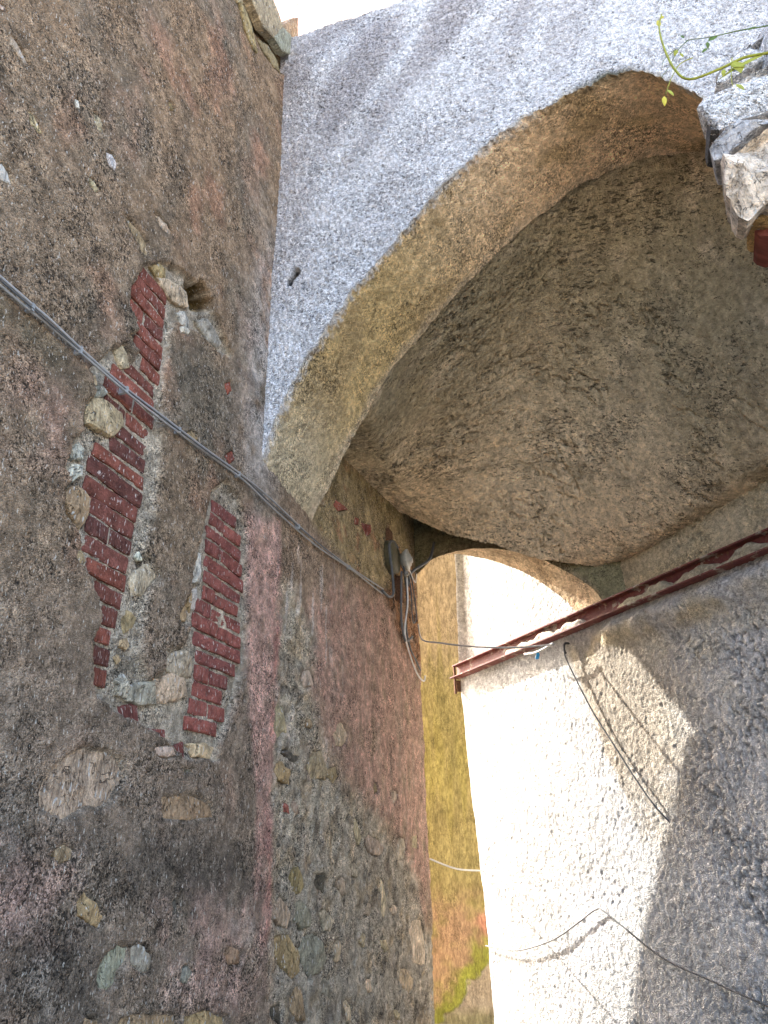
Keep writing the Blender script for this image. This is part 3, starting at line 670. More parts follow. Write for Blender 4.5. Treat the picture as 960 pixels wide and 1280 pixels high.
# bare mortar in the broken places
c = mixc(c, (.50, .455, .375), hole*.95)
c = mixc(c, (.27, .235, .18), hole*sst(.0, .35, lump)*.7)
c = mixc(c, (.56, .51, .42), (bed*(1-hole))*.45)
c = mixc(c, (.11, .09, .07), ring*(.25+.45*sst(3.45, 3.55, Y))*sst(-.4, .3, fbm(Y, Z, 9, 2, 35)))
c = mixc(c, (.12, .085, .035), pit)
c = mixc(c, (.40, .31, .18), tb*.9)
mot = 1+.34*fbm(Y, Z, 8, 3, 301)+.26*fbm(Y, Z, 21, 2, 303)+.16*n2
c = c*np.clip(mot, .45, 1.7)[..., None]*np.array([1.02, .94, .84])
Yd = Y+sst(6.35, YEND, Y)*(.05*fbm(Z, Z*0+.3, 2.2, 3, 315)+.02*fbm(Z, Z*0+.7, 14, 2, 317)-.012)
P = np.stack([WX+w, Yd, Z], -1)
house_wall = grid('rendered_wall', P, M_house, house, c)

# the wall goes on behind the camera
yb = np.linspace(-4, .75, 80); zb = np.linspace(0, 4.6, 70)
Yb, Zb = np.meshgrid(yb, zb, indexing='ij')
cb = np.empty(Yb.shape+(3,)); cb[:] = (.17, .14, .11)
cb = mixc(cb, (.30, .20, .15), sst(.1, .4, fbm(Yb, Zb, 1.2, 3, 63))*.5)
Pb = np.stack([WX+base_w(Yb, Zb)*sst(.75, .5, Yb)+base_w(np.full_like(Yb, .75), Zb)*sst(.5, .75, Yb), Yb, Zb], -1)
grid('wall_extension', Pb, M_house, house, cb)
# unseen rear wall, battered to cast the slanting sun edge, and the roof
bx = [-9.0, -1.82]
prof = [(6.50, 0), (7.47, 0), (6.80, 4.15), (6.60, 4.45), (6.58, ZTOP), (6.50, ZTOP)]
v = [(x, yy, zz) for x in bx for yy, zz in prof]; n = len(prof)
f = [tuple(range(n)), tuple(range(n, 2*n))[::-1]]+[(i, n+i, n+(i+1) % n, (i+1) % n) for i in range(n)]
rear = mesh_obj('shading_rear_wall', v, f, M_upper, house)
at = rear.data.attributes.new('tint', 'FLOAT_COLOR', 'POINT'); at.data.foreach_set('color', [.3, .25, .2, 1]*len(v))
mesh_obj('wall_return', *box_data((-1.83, YEND-.30, 0), (WX-.012, YEND-.004, ZTOP-.02)), M_ground, house)
mesh_obj('roof', *box_data((-9.0, .72, ZTOP-.12), (WX-.06, 6.62, ZTOP-.03)), M_roof, house)
mesh_obj('unseen_lower_roof', *box_data((-9.0, -4.0, 4.5), (WX-.06, .70, 4.58)), M_roof, house)  # unseen wing, kept low so sun reaches the yard and bounces back
mesh_obj('gable_wall', *box_data((-9.0, .62, 4.59), (WX-.05, .74, ZTOP-.13)), M_ground, house)
mesh_obj('side_wall', *box_data((-9.0, -4.0, 0), (WX-.07, -3.9, 4.49)), M_ground, house)

def bw(y, z):
    return float(base_w(np.array([y]), np.array([z]))[0])
hole_poly = np.array(HOLE_A)
def in_hole(y, z):
    return float(sdf(HOLE_A, np.array([y]), np.array([z]))[0]) < .01 and float(sdf(KEEP_A, np.array([y]), np.array([z]))[0]) > -.01

def stone_mesh(poly, seed, thick=.07, bulge=.012, slope=.30, back=1.05):
    """an irregular embedded stone with broken facets: outline in (a, b), depth c; verts come as (c, a, b)"""
    r = random.Random(seed)
    P = [Vector((p[0], p[1])) for p in poly]
    cen = sum(P, Vector((0, 0)))/len(P)
    Q = []
    for i in range(len(P)):
        a = P[i]; b = P[(i+1) % len(P)]
        k = max(1, min(4, int((b-a).length/.022)))
        for m in range(k):
            j = .0 if m == 0 else .006
            Q.append(a.lerp(b, m/k)+Vector((r.uniform(-j, j), r.uniform(-j, j))))
    n = len(Q)
    planes = [(r.uniform(.2, 1.0)*bulge, Vector((r.uniform(-slope, slope), r.uniform(-slope, slope)))) for _ in range(5)]
    def front(d):
        h = min(c0+g.dot(d) for c0, g in planes)
        h += .35*bulge*mnoise.noise(Vector((d.x*28, d.y*28, seed)))
        return max(-.004 if slope < .4 else -.05, min(h, bulge*1.3))
    levels = [back, 1.03 if back > 1 else 1.0, .96, .78, .56, .32]
    v = []; f = []
    for k, s in enumerate(levels):
        for q in Q:
            d = (q-cen)*s
            hh = -thick if k == 0 else (-.012 if k == 1 else front(d)-(.003 if k == 2 else 0))
            v.append((hh, cen.x+d.x, cen.y+d.y))
    v.append((front(Vector((0, 0))), cen.x, cen.y))
    for k in range(len(levels)-1):
        for i in range(n):
            f.append((k*n+i, k*n+(i+1) % n, (k+1)*n+(i+1) % n, (k+1)*n+i))
    k = len(levels)-1
    for i in range(n): f.append((k*n+i, k*n+(i+1) % n, len(v)-1))
    return v, f, cen, 0

for i, (code, proud, poly) in enumerate(STONES):
    v, f, cen, size = stone_mesh(poly, 100+i, bulge=min(.014, .09*max((Vector(p)-Vector(poly[0])).length for p in poly)))
    deep = -.020 if in_hole(cen.x, cen.y) else (-.004 if cen.x > 3.5 else (-.011 if max(p[0] for p in poly)-min(p[0] for p in poly) > .16 else -.003))
    if code == 'k': deep -= .008
    x0 = WX+bw(cen.x, cen.y)+proud+deep
    vv = [(x0+a, b, h) for a, b, h in v]
    base = np.array(STONE_COL[code])*rng.uniform(.8, 1.2)*np.array([1, rng.uniform(.94, 1.06), rng.uniform(.88, 1.12)])
    o = mesh_obj('stone', vv, f, M_stone, house_wall, tuple(base), smooth=False)

# bricks: a few shapes, scaled and shared
def brick_shape(seed):
    r = random.Random(seed)
    nx, nz_ = 6, 3
    us = [-.5, -.46, -.2, .12, .46, .5]; vs_ = [-.5, -.38, .38, .5]
    v = []; f = []
    for a in us:
        for b in vs_:
            edge = (abs(a) > .49 or abs(b) > .49)
            v.append(((-.32 if edge else 0)+r.uniform(-.14, .14), a+r.uniform(-.012, .012), b+r.uniform(-.05, .05)))
    m = len(vs_)
    for i in range(len(us)-1):
        for j in range(m-1):
            f.append((i*m+j, (i+1)*m+j, (i+1)*m+j+1, i*m+j+1))
    ring = [i*m for i in range(len(us))]+[(len(us)-1)*m+j for j in range(1, m)]+[i*m+m-1 for i in range(len(us)-2, -1, -1)]+[j for j in range(m-2, 0, -1)]
    off = len(v)
    for k in ring: v.append((-2.0, v[k][1], v[k][2]))
    for k in range(len(ring)):
        k2 = (k+1) % len(ring)
        f.append((ring[k], off+k, off+k2, ring[k2]))
    me = bpy.data.meshes.new('brick'); me.from_pydata(v, [], f); me.update()
    me.materials.append(M_brick)
    return me
SHAPES = [brick_shape(s) for s in range(8)]
def put_brick(y0, y1, zc, hgt=.063, tilt=0.0, depth=.0, parent=None, tint=None):
    me = SHAPES[rng.randint(len(SHAPES))]
    o = bpy.data.objects.new('brick', me); COL.objects.link(o)
    o.parent = house_wall; o.matrix_parent_inverse = world_of(house_wall).inverted()
    yc = (y0+y1)/2
    o.location = (WX+bw(yc, zc)-.0225+depth+rng.uniform(-.004, .003), yc, zc)
    o.scale = (.013, y1-y0, hgt*rng.uniform(.86, 1.06)); o.rotation_euler = (tilt+rng.uniform(-.035, .035), 0, rng.uniform(-.025, .025))
    q = rng.rand()
    base = np.array((.31, .105, .070))*(1-q)+np.array((.14, .060, .048))*q
    if tint is not None: base = base*(1-.5)+np.array(tint)*.5
    o.color = (*(base*rng.uniform(.85, 1.15)), 1)

def yat(side, z):
    s = np.array(sorted(side, key=lambda p: p[1]))
    return float(np.interp(z, s[:, 1], s[:, 0]))
PITCH_B = .0716
def column(data, zoff, split, tint=None, ragged=.012, hg=.063):
    Lp, Rp = data
    zhi = max(p[1] for p in Rp); zlo = min(p[1] for p in Rp)
    z = zhi-.02
    z = zoff+PITCH_B*math.floor((z-zoff)/PITCH_B)
    while z > zlo-.01:
        a = yat(Lp, z)+rng.uniform(-ragged, ragged); b = yat(Rp, z)+rng.uniform(-ragged, ragged)
        if b-a > .06:
            if b-a > .2 and rng.rand() < split:
                m = a+(b-a)*rng.uniform(.32, .6)
                put_brick(a, m-.007, z, hg, tint=tint); put_brick(m+.007, b, z, hg, tint=tint)
            else: put_brick(a, b, z, hg, tint=tint)
        z -= PITCH_B
column(BRICK_A, 2.940, .22)
column(BRICK_B, 2.52, .5, tint=(.36, .12, .10), ragged=.02)
pc = np.array(BRICK_C)
zc0 = pc[:, 1].max(); 
y0, y1 = pc[:, 0].min(), pc[:, 0].max()
put_brick(y0, y0+.11, pc[0, 1]-.03, .085, .35, tint=(.27, .09, .08))
put_brick(y0+.12, y0+.29, zc0-.085, .05, .12, tint=(.30, .10, .09))
put_brick(y0+.16, y0+.27, zc0-.15, .04, .1, tint=(.30, .12, .10))
put_brick(y1-.12, y1-.01, zc0-.13, .07, .3, tint=(.30, .09, .08))

# ================================================================== the archway across the lane
arch = empty('archway', (.6, 3.5, 3.4), 'pale roughcast archway spanning the lane with ochre underside and rough vault', 'archway')
YF, YI, YV = 3.13, 3.865, 6.0
outer_half = [(-1.64, 3.44), (-1.60, 3.56), (-1.497, 3.894), (-1.285, 4.294), (-1.036, 4.648), (-.778, 4.952), (-.514, 5.245), (-.247, 5.484), (.016, 5.648), (.272, 5.748), (.472, 5.81), (.662, 5.832)]
inner_half = [(-1.62, 3.44), (-1.60, 3.49), (-1.386, 3.94), (-1.189, 4.302), (-.985, 4.614), (-.629, 5.004), (-.39, 5.222), (-.147, 5.444), (.095, 5.631), (.334, 5.782), (.562, 5.858), (.782, 5.895)]
def full(half):
    cx = half[-1][0]
    return np.array(half+[(2*cx-x, z) for x, z in half[-2::-1]])
def resample(pl, n, bias=None):
    # smooth then resample by arc length
    P = np.array([tuple(p)[:2] for p in smooth_path([(a, b, 0) for a, b in pl], 8)])
    s = np.r_[0, np.cumsum(np.hypot(*np.diff(P, axis=0).T))]; s /= s[-1]
    t = np.linspace(0, 1, n) if bias is None else bias
    return np.stack([np.interp(t, s, P[:, 0]), np.interp(t, s, P[:, 1])], 1)
NS = 760
outer_full = np.array(outer_half+[(.77, 5.785), (.867, 5.685), (1.039, 5.43), (1.35, 4.98), (1.9, 4.32), (2.4, 3.80), (2.7, 3.44)])
OUT = resample(outer_full, NS); INN = resample(full(inner_half), NS)
sarc = np.linspace(0, 1, NS)
wob = .018*perlin(sarc*50, sarc*0+.3, 5)+.018*perlin(sarc*130, sarc*0+.7, 6)+.014*perlin(sarc*300, sarc*0+.2, 7)
OUT0 = OUT.copy(); OUT[:, 1] += wob

# face wall: strips from the arch edge up to the parapet
rows = 300
PAR = 7.24
tt = np.linspace(0, 1, rows)**1.0
top_x = OUT[:, 0]
ptop = PAR+.035*perlin(top_x*1.3, top_x*0+.2, 8)+.02*perlin(top_x*5, top_x*0+.5, 9)+.04*(top_x+1.5)
Xf = OUT[:, 0][:, None]+0*tt[None]
Zf = OUT[:, 1][:, None]+(ptop-OUT[:, 1])[:, None]*tt[None]
fade = sst(0, .02, tt)[None]*np.ones_like(Xf)
df = .020*fbm(Xf, Zf, .8, 2, 101)+.010*fbm(Xf, Zf, 3, 2, 103)+(.007*fbm(Xf, Zf, 22, 2, 105)+.0065*perlin(Xf*48, Zf*48, 107))
Yf = YF-df*fade
mk = np.exp(-(((Xf+1.463)/.030)**2+((Zf-4.83-.9*(Xf+1.463))/.030)**2))
mk2 = np.exp(-(((Xf+1.44)/.014)**2+((Zf-4.865)/.02)**2))
mk3 = np.exp(-(((Xf+1.485)/.013)**2+((Zf-4.795)/.022)**2))
hol = np.clip((mk+mk2+mk3)*3.0-.5, 0, 1)
Yf = Yf+.09*hol
cf = np.empty(Xf.shape+(3,)); cf[:] = (.76, .75, .74)
diag = (Xf*.62+Zf*.2)
run = fbm(Xf*2.6-Zf*1.5, Zf*.55+Xf*.5, 1.0, 4, 111)
up_l = sst(4.9, 6.6, Zf-.75*(Xf+1.0))
cf = mixc(cf, (.36, .325, .315), sst(-.10, .45, run+.25*up_l)*(.18+.52*up_l))
cf = mixc(cf, (.48, .41, .37), sst(-1.2, -1.6, Xf+.10*fbm(Xf, Zf, 4, 2, 115))*.55*sst(4.2, 5.4, Zf))
cf = mixc(cf, (.40, .32, .19), sst(.035, .0, Zf-OUT[:, 1][:, None]+.02*fbm(Xf, Zf, 18, 2, 119))*.6)
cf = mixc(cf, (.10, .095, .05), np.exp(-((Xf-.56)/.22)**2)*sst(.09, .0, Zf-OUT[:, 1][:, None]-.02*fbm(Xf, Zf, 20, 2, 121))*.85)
cf = mixc(cf, (.02, .018, .015), hol)
cf = mixc(cf, (.012, .010, .008), np.clip(hol*1.6, 0, 1))
grid('face_wall', np.stack([Xf, Yf, Zf], -1), M_face, arch, cf, flip=True)

# soffit of the front arch
nd = 80
td = np.linspace(0, 1, nd)
Xs = OUT[:, 0][:, None]*(1-td)+INN[:, 0][:, None]*td
Zs = OUT0[:, 1][:, None]*(1-td)+INN[:, 1][:, None]*td+wob[:, None]*sst(.09, 0, td)[None]
edge_in = .02*perlin(sarc*26, sarc*0+.1, 15)+.015*perlin(sarc*70, sarc*0+.4, 16)
Ys = YF+(YI-YF+edge_in[:, None])*td
tg = np.gradient(np.stack([Xs, Zs], -1), axis=0); tg /= np.linalg.norm(tg, axis=-1, keepdims=True)
nx_, nz2 = tg[..., 1], -tg[..., 0]           # towards the opening
arc_m = sarc[:, None]*6.4
ds = .012*fbm(arc_m+0*Ys, Ys, 1.2, 2, 131)+.0055*fbm(arc_m+0*Ys, Ys, 24, 2, 133)+.004*perlin((arc_m+0*Ys)*50, Ys*50, 135)
ds *= sst(0, .04, td)[None]
Xs = Xs+nx_*ds; Zs = Zs+nz2*ds
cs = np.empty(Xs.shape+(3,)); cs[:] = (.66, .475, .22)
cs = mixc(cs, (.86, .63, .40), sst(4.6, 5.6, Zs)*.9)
cs = mixc(cs, (.46, .33, .165), sst(.0, .4, fbm(arc_m+0*Ys, Ys, 2.2, 3, 139))*.7)
cs = mixc(cs, (.64, .56, .40), sst(4.3, 3.6, Zs)*.7)
cs = mixc(cs, (.66, .52, .36), sst(.86, 1.0, td+.06*perlin(arc_m*5+0*Ys, Ys*5, 141))*.6)
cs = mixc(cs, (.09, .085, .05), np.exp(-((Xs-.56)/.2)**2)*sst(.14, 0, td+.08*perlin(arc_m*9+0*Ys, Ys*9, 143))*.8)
cs = mixc(cs, (.72, .69, .65), sst(.10, .0, td[None]+.10*fbm(arc_m+0*Ys, Ys, 30, 2, 145)+.05*fbm(arc_m+0*Ys, Ys, 7, 2, 147))*.85*sst(5.75, 5.6, Zs))
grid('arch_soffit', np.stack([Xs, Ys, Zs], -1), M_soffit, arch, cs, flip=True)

# the vault behind it: a ruled rough surface narrowing to the back
RN = np.array([.7314, .6820]); RD = 4.2; RU = np.array([-.6820, .7314])
def xr(y): return (RD-RN[1]*y)/RN[0]
nq, nr = 330, 220
q = np.linspace(0, 1, nq); r = np.linspace(0, 1, nr)
yy = YI-.03+(YV-YI+.03)*r
xL = -1.63; 
x_front = xL+(xr(YI)+.13-xL)*q
inn_s = INN[INN[:, 0] < .80]
zf = np.interp(x_front, inn_s[:, 0], inn_s[:, 1])+.05
zf = np.where(x_front < .80, zf, 3.73+(5.945-3.73)*np.clip(1-np.abs((x_front-.80)/(xr(YI)-.80-.03))**2.1, 0, 1)**.92)
zmin = 4.19+.12*np.clip((x_front+1.6)/.5, 0, 1)
zf = np.maximum(zf, zmin+.0*q)
kern = np.ones(15)/15
zf = np.convolve(np.pad(zf, 7, mode='edge'), kern, 'valid')
xb_pts = np.array([(-1.63, 4.53), (-1.585, 4.515), (-1.136, 4.218), (-.709, 4.04), (-.307, 3.856), (.0, 3.76), (.145, 3.724)])
x_back = xL+(xr(YV)+.13-xL)*q
zb_ = np.interp(x_back, xb_pts[:, 0], xb_pts[:, 1])
Q, Rr = np.meshgrid(q, r, indexing='ij')
Yv = YI-.03+(YV-YI+.03)*Rr
Xv = xL+(xr(Yv)+.13-xL)*Q
Re = Rr**(1-.62*sst(.45, .95, Q))
Zv = zf[:, None]*(1-Re)+zb_[:, None]*Re
Zv += .05*np.sin(np.pi*Rr)*np.sin(np.pi*Q)-.12*sst(.80, 1, Q)*(1-Rr)
rid = np.abs(fbm(Xv*.55+.25*Yv, Yv*1.35, 10, 3, 151))
rid2 = np.abs(fbm(Xv*.6+.2*Yv, Yv*1.5, 21, 2, 152))
dv = .030*fbm(Xv, Yv, 1.3, 2, 153)+.014*fbm(Xv, Yv*1.4, 6, 3, 155)-.034*sst(.06, .0, rid)*sst(-.2, .2, fbm(Xv, Yv, 2.5, 2, 156))-.011*sst(.09, 0, rid2)*sst(-.25, .15, fbm(Xv, Yv, 3.3, 2, 158))+.008*fbm(Xv, Yv*1.5, 20, 2, 157)
Zv = Zv-dv
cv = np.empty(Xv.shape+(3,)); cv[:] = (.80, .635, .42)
cv = mixc(cv, (.29, .24, .135), sst(.85, .10, Rr+.22*fbm(Xv, Yv, 1.6, 3, 161))*.75)  # shade towards the front of the vault put into the colour
cv = mixc(cv, (.34, .28, .185), sst(.0, .4, fbm(Xv, Yv*1.5, 4.5, 4, 163))*.45)
cv = mixc(cv, (.80, .645, .435), sst(.10, .42, fbm(Xv, Yv*1.5, 3.1, 4, 165))*.5)
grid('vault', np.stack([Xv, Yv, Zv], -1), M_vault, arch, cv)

# back arch, skewed against the vault
KA = np.array([.16, 5.98]); KD = np.array([-.9432, .3323]); KN = np.array([.3323, .9432])
near = np.array([(2.02, 3.95), (1.90, 4.05), (1.75, 4.155), (1.621, 4.214), (1.301, 4.217), (.961, 4.137), (.648, 4.002), (.365, 3.803), (.11, 3.562), (.02, 3.40), (-.20, 3.10)])
far = np.array([(2.10, 4.60), (1.95, 4.50), (1.80, 4.40), (1.66, 4.34), (1.50, 4.30), (1.30, 4.215), (1.097, 4.118), (.78, 3.912), (.497, 3.639), (.339, 3.422), (.10, 3.05)])
nb, nbd = 240, 26
NR = resample(near, nb); FR = resample(far, nb)
tb_ = np.linspace(0, 1, nbd)
Sb = NR[:, 0][:, None]*(1-tb_)+FR[:, 0][:, None]*tb_
Zb2 = NR[:, 1][:, None]*(1-tb_)+FR[:, 1][:, None]*tb_
aa = np.linspace(0, 2.6, nb)[:, None]+0*tb_[None]
dd = tb_[None]*.25+0*Sb
Zb2 = Zb2-(.006*fbm(aa, dd, 14, 3, 171)+.005*perlin(aa*40, dd*40, 173))
dd2 = dd+.02*fbm(aa, dd, 6, 2, 175)*(1-tb_[None])
Xb2 = KA[0]+KD[0]*Sb+KN[0]*dd2; Yb2 = KA[1]+KD[1]*Sb+KN[1]*dd2
cbk = np.empty(Xb2.shape+(3,)); cbk[:] = (.58, .45, .29)
cbk = mixc(cbk, (.34, .25, .15), sst(0, .4, fbm(aa, dd, 5, 3, 177))*.6)
grid('back_arch_soffit', np.stack([Xb2, Yb2, Zb2], -1), M_soffit, arch, cbk)
# spandrels above the back arch, both faces
for nm, PR, off, fl_ in (('inner_spandrel', NR, 0.0, True), ('outer_spandrel', FR, .25, False)):
    tz = np.linspace(0, 1, 90)
    Sx = PR[:, 0][:, None]+0*tz[None]
    Zx = PR[:, 1][:, None]+(7.1-PR[:, 1][:, None])*tz[None]**1.6
    Dx = off+(-.012 if off == 0 else .012)*fbm(Sx, Zx, 6, 3, 181)*sst(0, .05, tz)[None]
    if off == 0: Dx = Dx+.02*fbm(aa[:, :1]+0*tz[None], aa[:, :1]*0+0*tz[None], 6, 2, 175)*sst(.1, 0, tz)[None]
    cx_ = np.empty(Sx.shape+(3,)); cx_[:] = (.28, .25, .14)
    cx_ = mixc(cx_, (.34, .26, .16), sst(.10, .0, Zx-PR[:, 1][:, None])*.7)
    grid(nm, np.stack([KA[0]+KD[0]*Sx+KN[0]*Dx, KA[1]+KD[1]*Sx+KN[1]*Dx, Zx], -1), M_soffit, arch, cx_, flip=fl_)
# raw edge of the vault at its back, an unseen slab added to keep light out and the parapet's thickness
tz = np.linspace(0, 1, 20)
xe = Xv[:, -1]; ze = Zv[:, -1]
Xe = xe[:, None]+0*tz[None]; Ze = ze[:, None]+.5*tz[None]
Ye = YV+.03*fbm(Xe, Ze, 5, 3, 185)*sst(0, .1, tz)[None]
ce = np.empty(Xe.shape+(3,)); ce[:] = (.20, .165, .11)
grid('vault_edge', np.stack([Xe, Ye, Ze], -1), M_vault, arch, ce, flip=True)
poly = [(-1.60, 3.19), (2.86, 3.19), (2.86, 3.60), (xr(3.6)+.2, 3.6), (xr(6.0)+.2, 6.0), (-1.6, 6.6)]
mesh_obj('light_stop_slab', *prism_data([(x, y) for x, y in [(-1.58, 3.20), (3.0, 3.20), (xr(6.0)+.25, 6.0), (-1.58, 6.55)]], 6.1, 6.45), M_ground, arch)  # unseen slab, closes the hollow above the vault against sun and sky
mesh_obj('parapet_core', *box_data((-1.66, YF+.03, 6.05), (3.2, YF+.36, PAR-.06)), M_ground, arch)

# ================================================================== the rendered wall on the right
rwall = empty('roughcast_wall', (RN[0]*RD+RU[0]*4, RN[1]*RD+RU[1]*4, 0), 'white roughcast wall on the right, half in sun and half in shade', 'wall')
def RP(u, z, w):
    return np.stack([RN[0]*(RD-w)+RU[0]*u, RN[1]*(RD-w)+RU[1]*u, z+0*u], -1)
def rp(u, z, w):
    return Vector((RN[0]*(RD-w)+RU[0]*u, RN[1]*(RD-w)+RU[1]*u, z))
nu, nzr = 430, 520
zr = np.linspace(0, 5.3, nzr)
uend = np.interp(zr, [0, .2, 1.07, 2.04, 3.34, 4.6, 5.3], [6.39, 6.40, 6.415, 6.515, 6.60, 6.53, 6.5])+.012*perlin(zr*4, zr*0+.3, 191)+.006*perlin(zr*16, zr*0+.6, 192)
tu = np.linspace(0, 1, nu)
U = 2.3+(uend[None]-2.3)*tu[:, None]; ZR = zr[None]+0*U
beam_z = 3.40+.035*(6.6-U)/3.9*.9
wr = .010*fbm(U, ZR, .8, 2, 201)+.004*fbm(U, ZR, 3, 3, 203)+.0040*fbm(U, ZR, 15, 2, 205)+.0045*perlin(U*40, ZR*40, 207)
rough = sst(4.0, 3.55, U+.3*fbm(U, ZR, 2, 2, 209))
cr = np.abs(fbm(U, ZR*.8, 11, 3, 211))
crk = sst(.085, .0, cr)*sst(-.25, .1, fbm(U, ZR, 1.7, 2, 213))
wr += rough*(.007*fbm(U, ZR, 7, 3, 215)+.004*fbm(U, ZR, 18, 2, 216)-.016*crk)
wr -= .07*sst(-.03, .0, ZR-beam_z)*sst(6.7, 6.2, U*0+5)               # wall set back above the beam
bul = sst(4.55, 4.2, U)*np.exp(-((ZR-3.16)/.10)**2)*(.085+.02*fbm(U, ZR, 5, 2, 217))
wr += bul
wr = wr*sst(1.0, .985, tu)[:, None]
cw = np.empty(U.shape+(3,)); cw[:] = (.64, .63, .60)
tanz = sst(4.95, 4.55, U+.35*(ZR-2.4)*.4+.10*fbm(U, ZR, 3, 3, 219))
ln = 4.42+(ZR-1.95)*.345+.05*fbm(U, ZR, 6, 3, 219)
cw = mixc(cw, (.43, .37, .285), sst(.02, -.03, U-ln)*sst(1.2, 2.3, ZR+.45*fbm(U, ZR, 5, 3, 220))*sst(3.3, 3.1, ZR)*.9)  # partial sun on the lit wall put into the colour as a tan patch
cw = mixc(cw, (.78, .765, .74), sst(4.0, 3.2, U+.2*fbm(U, ZR, 2.2, 3, 221))*.8)  # same white render, its shaded stretch painted paler to offset weak light
cw = mixc(cw, (.62, .56, .44), sst(2.0, 2.9, ZR)*sst(4.4, 3.8, U)*sst(-.2, .3, fbm(U, ZR, 2.8, 4, 223))*.75)
cw = mixc(cw, (.60, .575, .53), rough*sst(.05, .4, fbm(U, ZR, 4.6, 4, 225))*.6)
cw = mixc(cw, (.80, .79, .78), sst(1.9, 1.1, ZR)*sst(.0, .35, fbm(U, ZR, 1.4, 3, 227))*.7)
cw = mixc(cw, (.64, .53, .34), np.exp(-((ZR-3.1)/.09)**2)*sst(5.0, 4.6, U)*sst(-.2, .25, fbm(U, ZR, 4, 2, 229))*.8)
cw = mixc(cw, (.60, .475, .27), sst(3.40, 3.48, ZR)*sst(4.75, 4.45, U)*.85)
cw = mixc(cw, (.10, .09, .065), rough*crk*.42)
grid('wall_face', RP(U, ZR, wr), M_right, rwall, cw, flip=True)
ub = np.linspace(-.5, 2.3, 30); zb3 = np.linspace(0, 5.3, 50)
Ub, Zb3 = np.meshgrid(ub, zb3, indexing='ij')
cb = np.empty(Ub.shape+(3,)); cb[:] = (.44, .42, .40)
grid('wall_extension', RP(Ub, Zb3, -.02+.012*fbm(Ub, Zb3, 1, 3, 231)), M_right, rwall, cb, flip=True)
def rbox(name, u0, u1, z0, z1, w0_, w1, mat, parent):
    v = [rp(u, z, w_) for z in (z0, z1) for u, w_ in ((u0, w0_), (u1, w0_), (u1, w1), (u0, w1))]
    f = [(0,3,2,1),(4,5,6,7),(0,1,5,4),(1,2,6,5),(2,3,7,6),(3,0,4,7)]
    return mesh_obj(name, v, f, mat, parent)
# end of the wall, upper part and thickness
tw = np.linspace(0, 1, 12)
UE = uend[:, None]+0*tw[None]; 
WE = wr[-1][:, None]*(1-tw[None])-.45*tw[None]
pe = RP(UE, zr[:, None]+0*UE, WE)
ce = np.empty(pe.shape); ce[:] = (.70, .67, .62)
grid('wall_end', pe, M_right, rwall, ce)
rbox('wall_core', -.5, 6.38, 0, 5.29, -.45, -.12, M_ground, rwall)
up_o = rbox('upper_wall', -.5, 6.49, 5.30, 7.3, -.45, -.05, M_upper, rwall)
at = up_o.data.attributes.new('tint', 'FLOAT_COLOR', 'POINT'); at.data.foreach_set('color', [.7, .66, .6, 1]*8)

# ================================================================== steel beam along that wall
beam = empty('steel_beam', rp(5, 3.3, 0), 'red painted steel channel beam running along the roughcast wall', 'beam')
def bz(u): return 3.40+.0085*(6.6-u)
def beam_piece(name, u0, u1, dz0, dz1, w0_, w1, n=14):
    v = []; f = []
    for i in range(n+1):
        u = u0+(u1-u0)*i/n
        for (a, b) in ((w0_, dz0), (w1, dz0), (w1, dz1), (w0_, dz1)):
            v.append(rp(u, bz(u)+b, a))
    for i in range(n):
        for k in range(4):
            f.append((i*4+k, (i+1)*4+k, (i+1)*4+(k+1) % 4, i*4+(k+1) % 4))
    f += [(0, 1, 2, 3), (n*4+3, n*4+2, n*4+1, n*4)]
    return mesh_obj(name, v, f, M_beam, beam)
U0, U1 = -2.0, 6.62
beam_piece('top_flange', U0, U1, -.010, 0, -.05, .075)
beam_piece('web', U0, U1-.002, -.133, -.0125, .004, .016)
beam_piece('bottom_flange', U0, U1, -.143, -.1335, -.05, .115)
rbox('end_plate', 6.605, 6.625, 3.10, 3.39, .04, .062, M_rust, beam)
rbox('end_bracket', 6.585, 6.604, 3.12, 3.235, .0, .05, M_rust, beam)
# mortar that has run over the beam
def blob(name, center, size, seed, mat, parent, col, sub=2):
    bm = bmesh.new(); bmesh.ops.create_icosphere(bm, subdivisions=sub, radius=1)
    for vv in bm.verts:
        k = 1+.35*mnoise.noise(vv.co*1.7+Vector((seed*3.1, 0, 0)))+.15*mnoise.noise(vv.co*5+Vector((0, seed*1.7, 0)))
        cc = vv.co*k
        vv.co = Vector(center)+Vector(RUV*(cc.x*size[0]))+Vector((0, 0, cc.z*size[2]))-Vector(RNV*(cc.y*size[1]))
    me = bpy.data.meshes.new(name); bm.to_mesh(me); bm.free()
    me.polygons.foreach_set('use_smooth', [True]*len(me.polygons))
    at = me.attributes.new('tint', 'FLOAT_COLOR', 'POINT'); at.data.foreach_set('color', list((*col, 1))*len(me.vertices))
    return link(name, me, mat, parent)
RUV = Vector((RU[0], RU[1], 0)); RNV = Vector((RN[0], RN[1], 0))
def smear(u0, u1, cover, wface, col, seed, n=90, m=9):
    """mortar that has run over the web of the beam, thin and ragged"""
    us = np.linspace(u0, u1, n)
    env = sst(0, .12, (us-u0)/(u1-u0))*sst(1, .88, (us-u0)/(u1-u0))
    hgt = np.clip(cover*(.75+.9*fbm(us, us*0, 5, 3, seed)), 0.01, .125)*env+.004
    t = np.linspace(0, 1, m)
    UU = us[:, None]+0*t; TT = t[None]+0*UU
    dz_ = -.136+hgt[:, None]*TT
    ww = wface*np.sqrt(np.clip(1-TT**3, 0, 1))*env[:, None]+.018+.012*fbm(UU, dz_, 16, 3, seed+3)
    ZZ = 3.40+.0085*(6.6-UU)+dz_
    cc = np.empty(UU.shape+(3,)); cc[:] = col
    return grid('mortar_smear', RP(UU, ZZ, ww), M_right, beam, cc, flip=True)
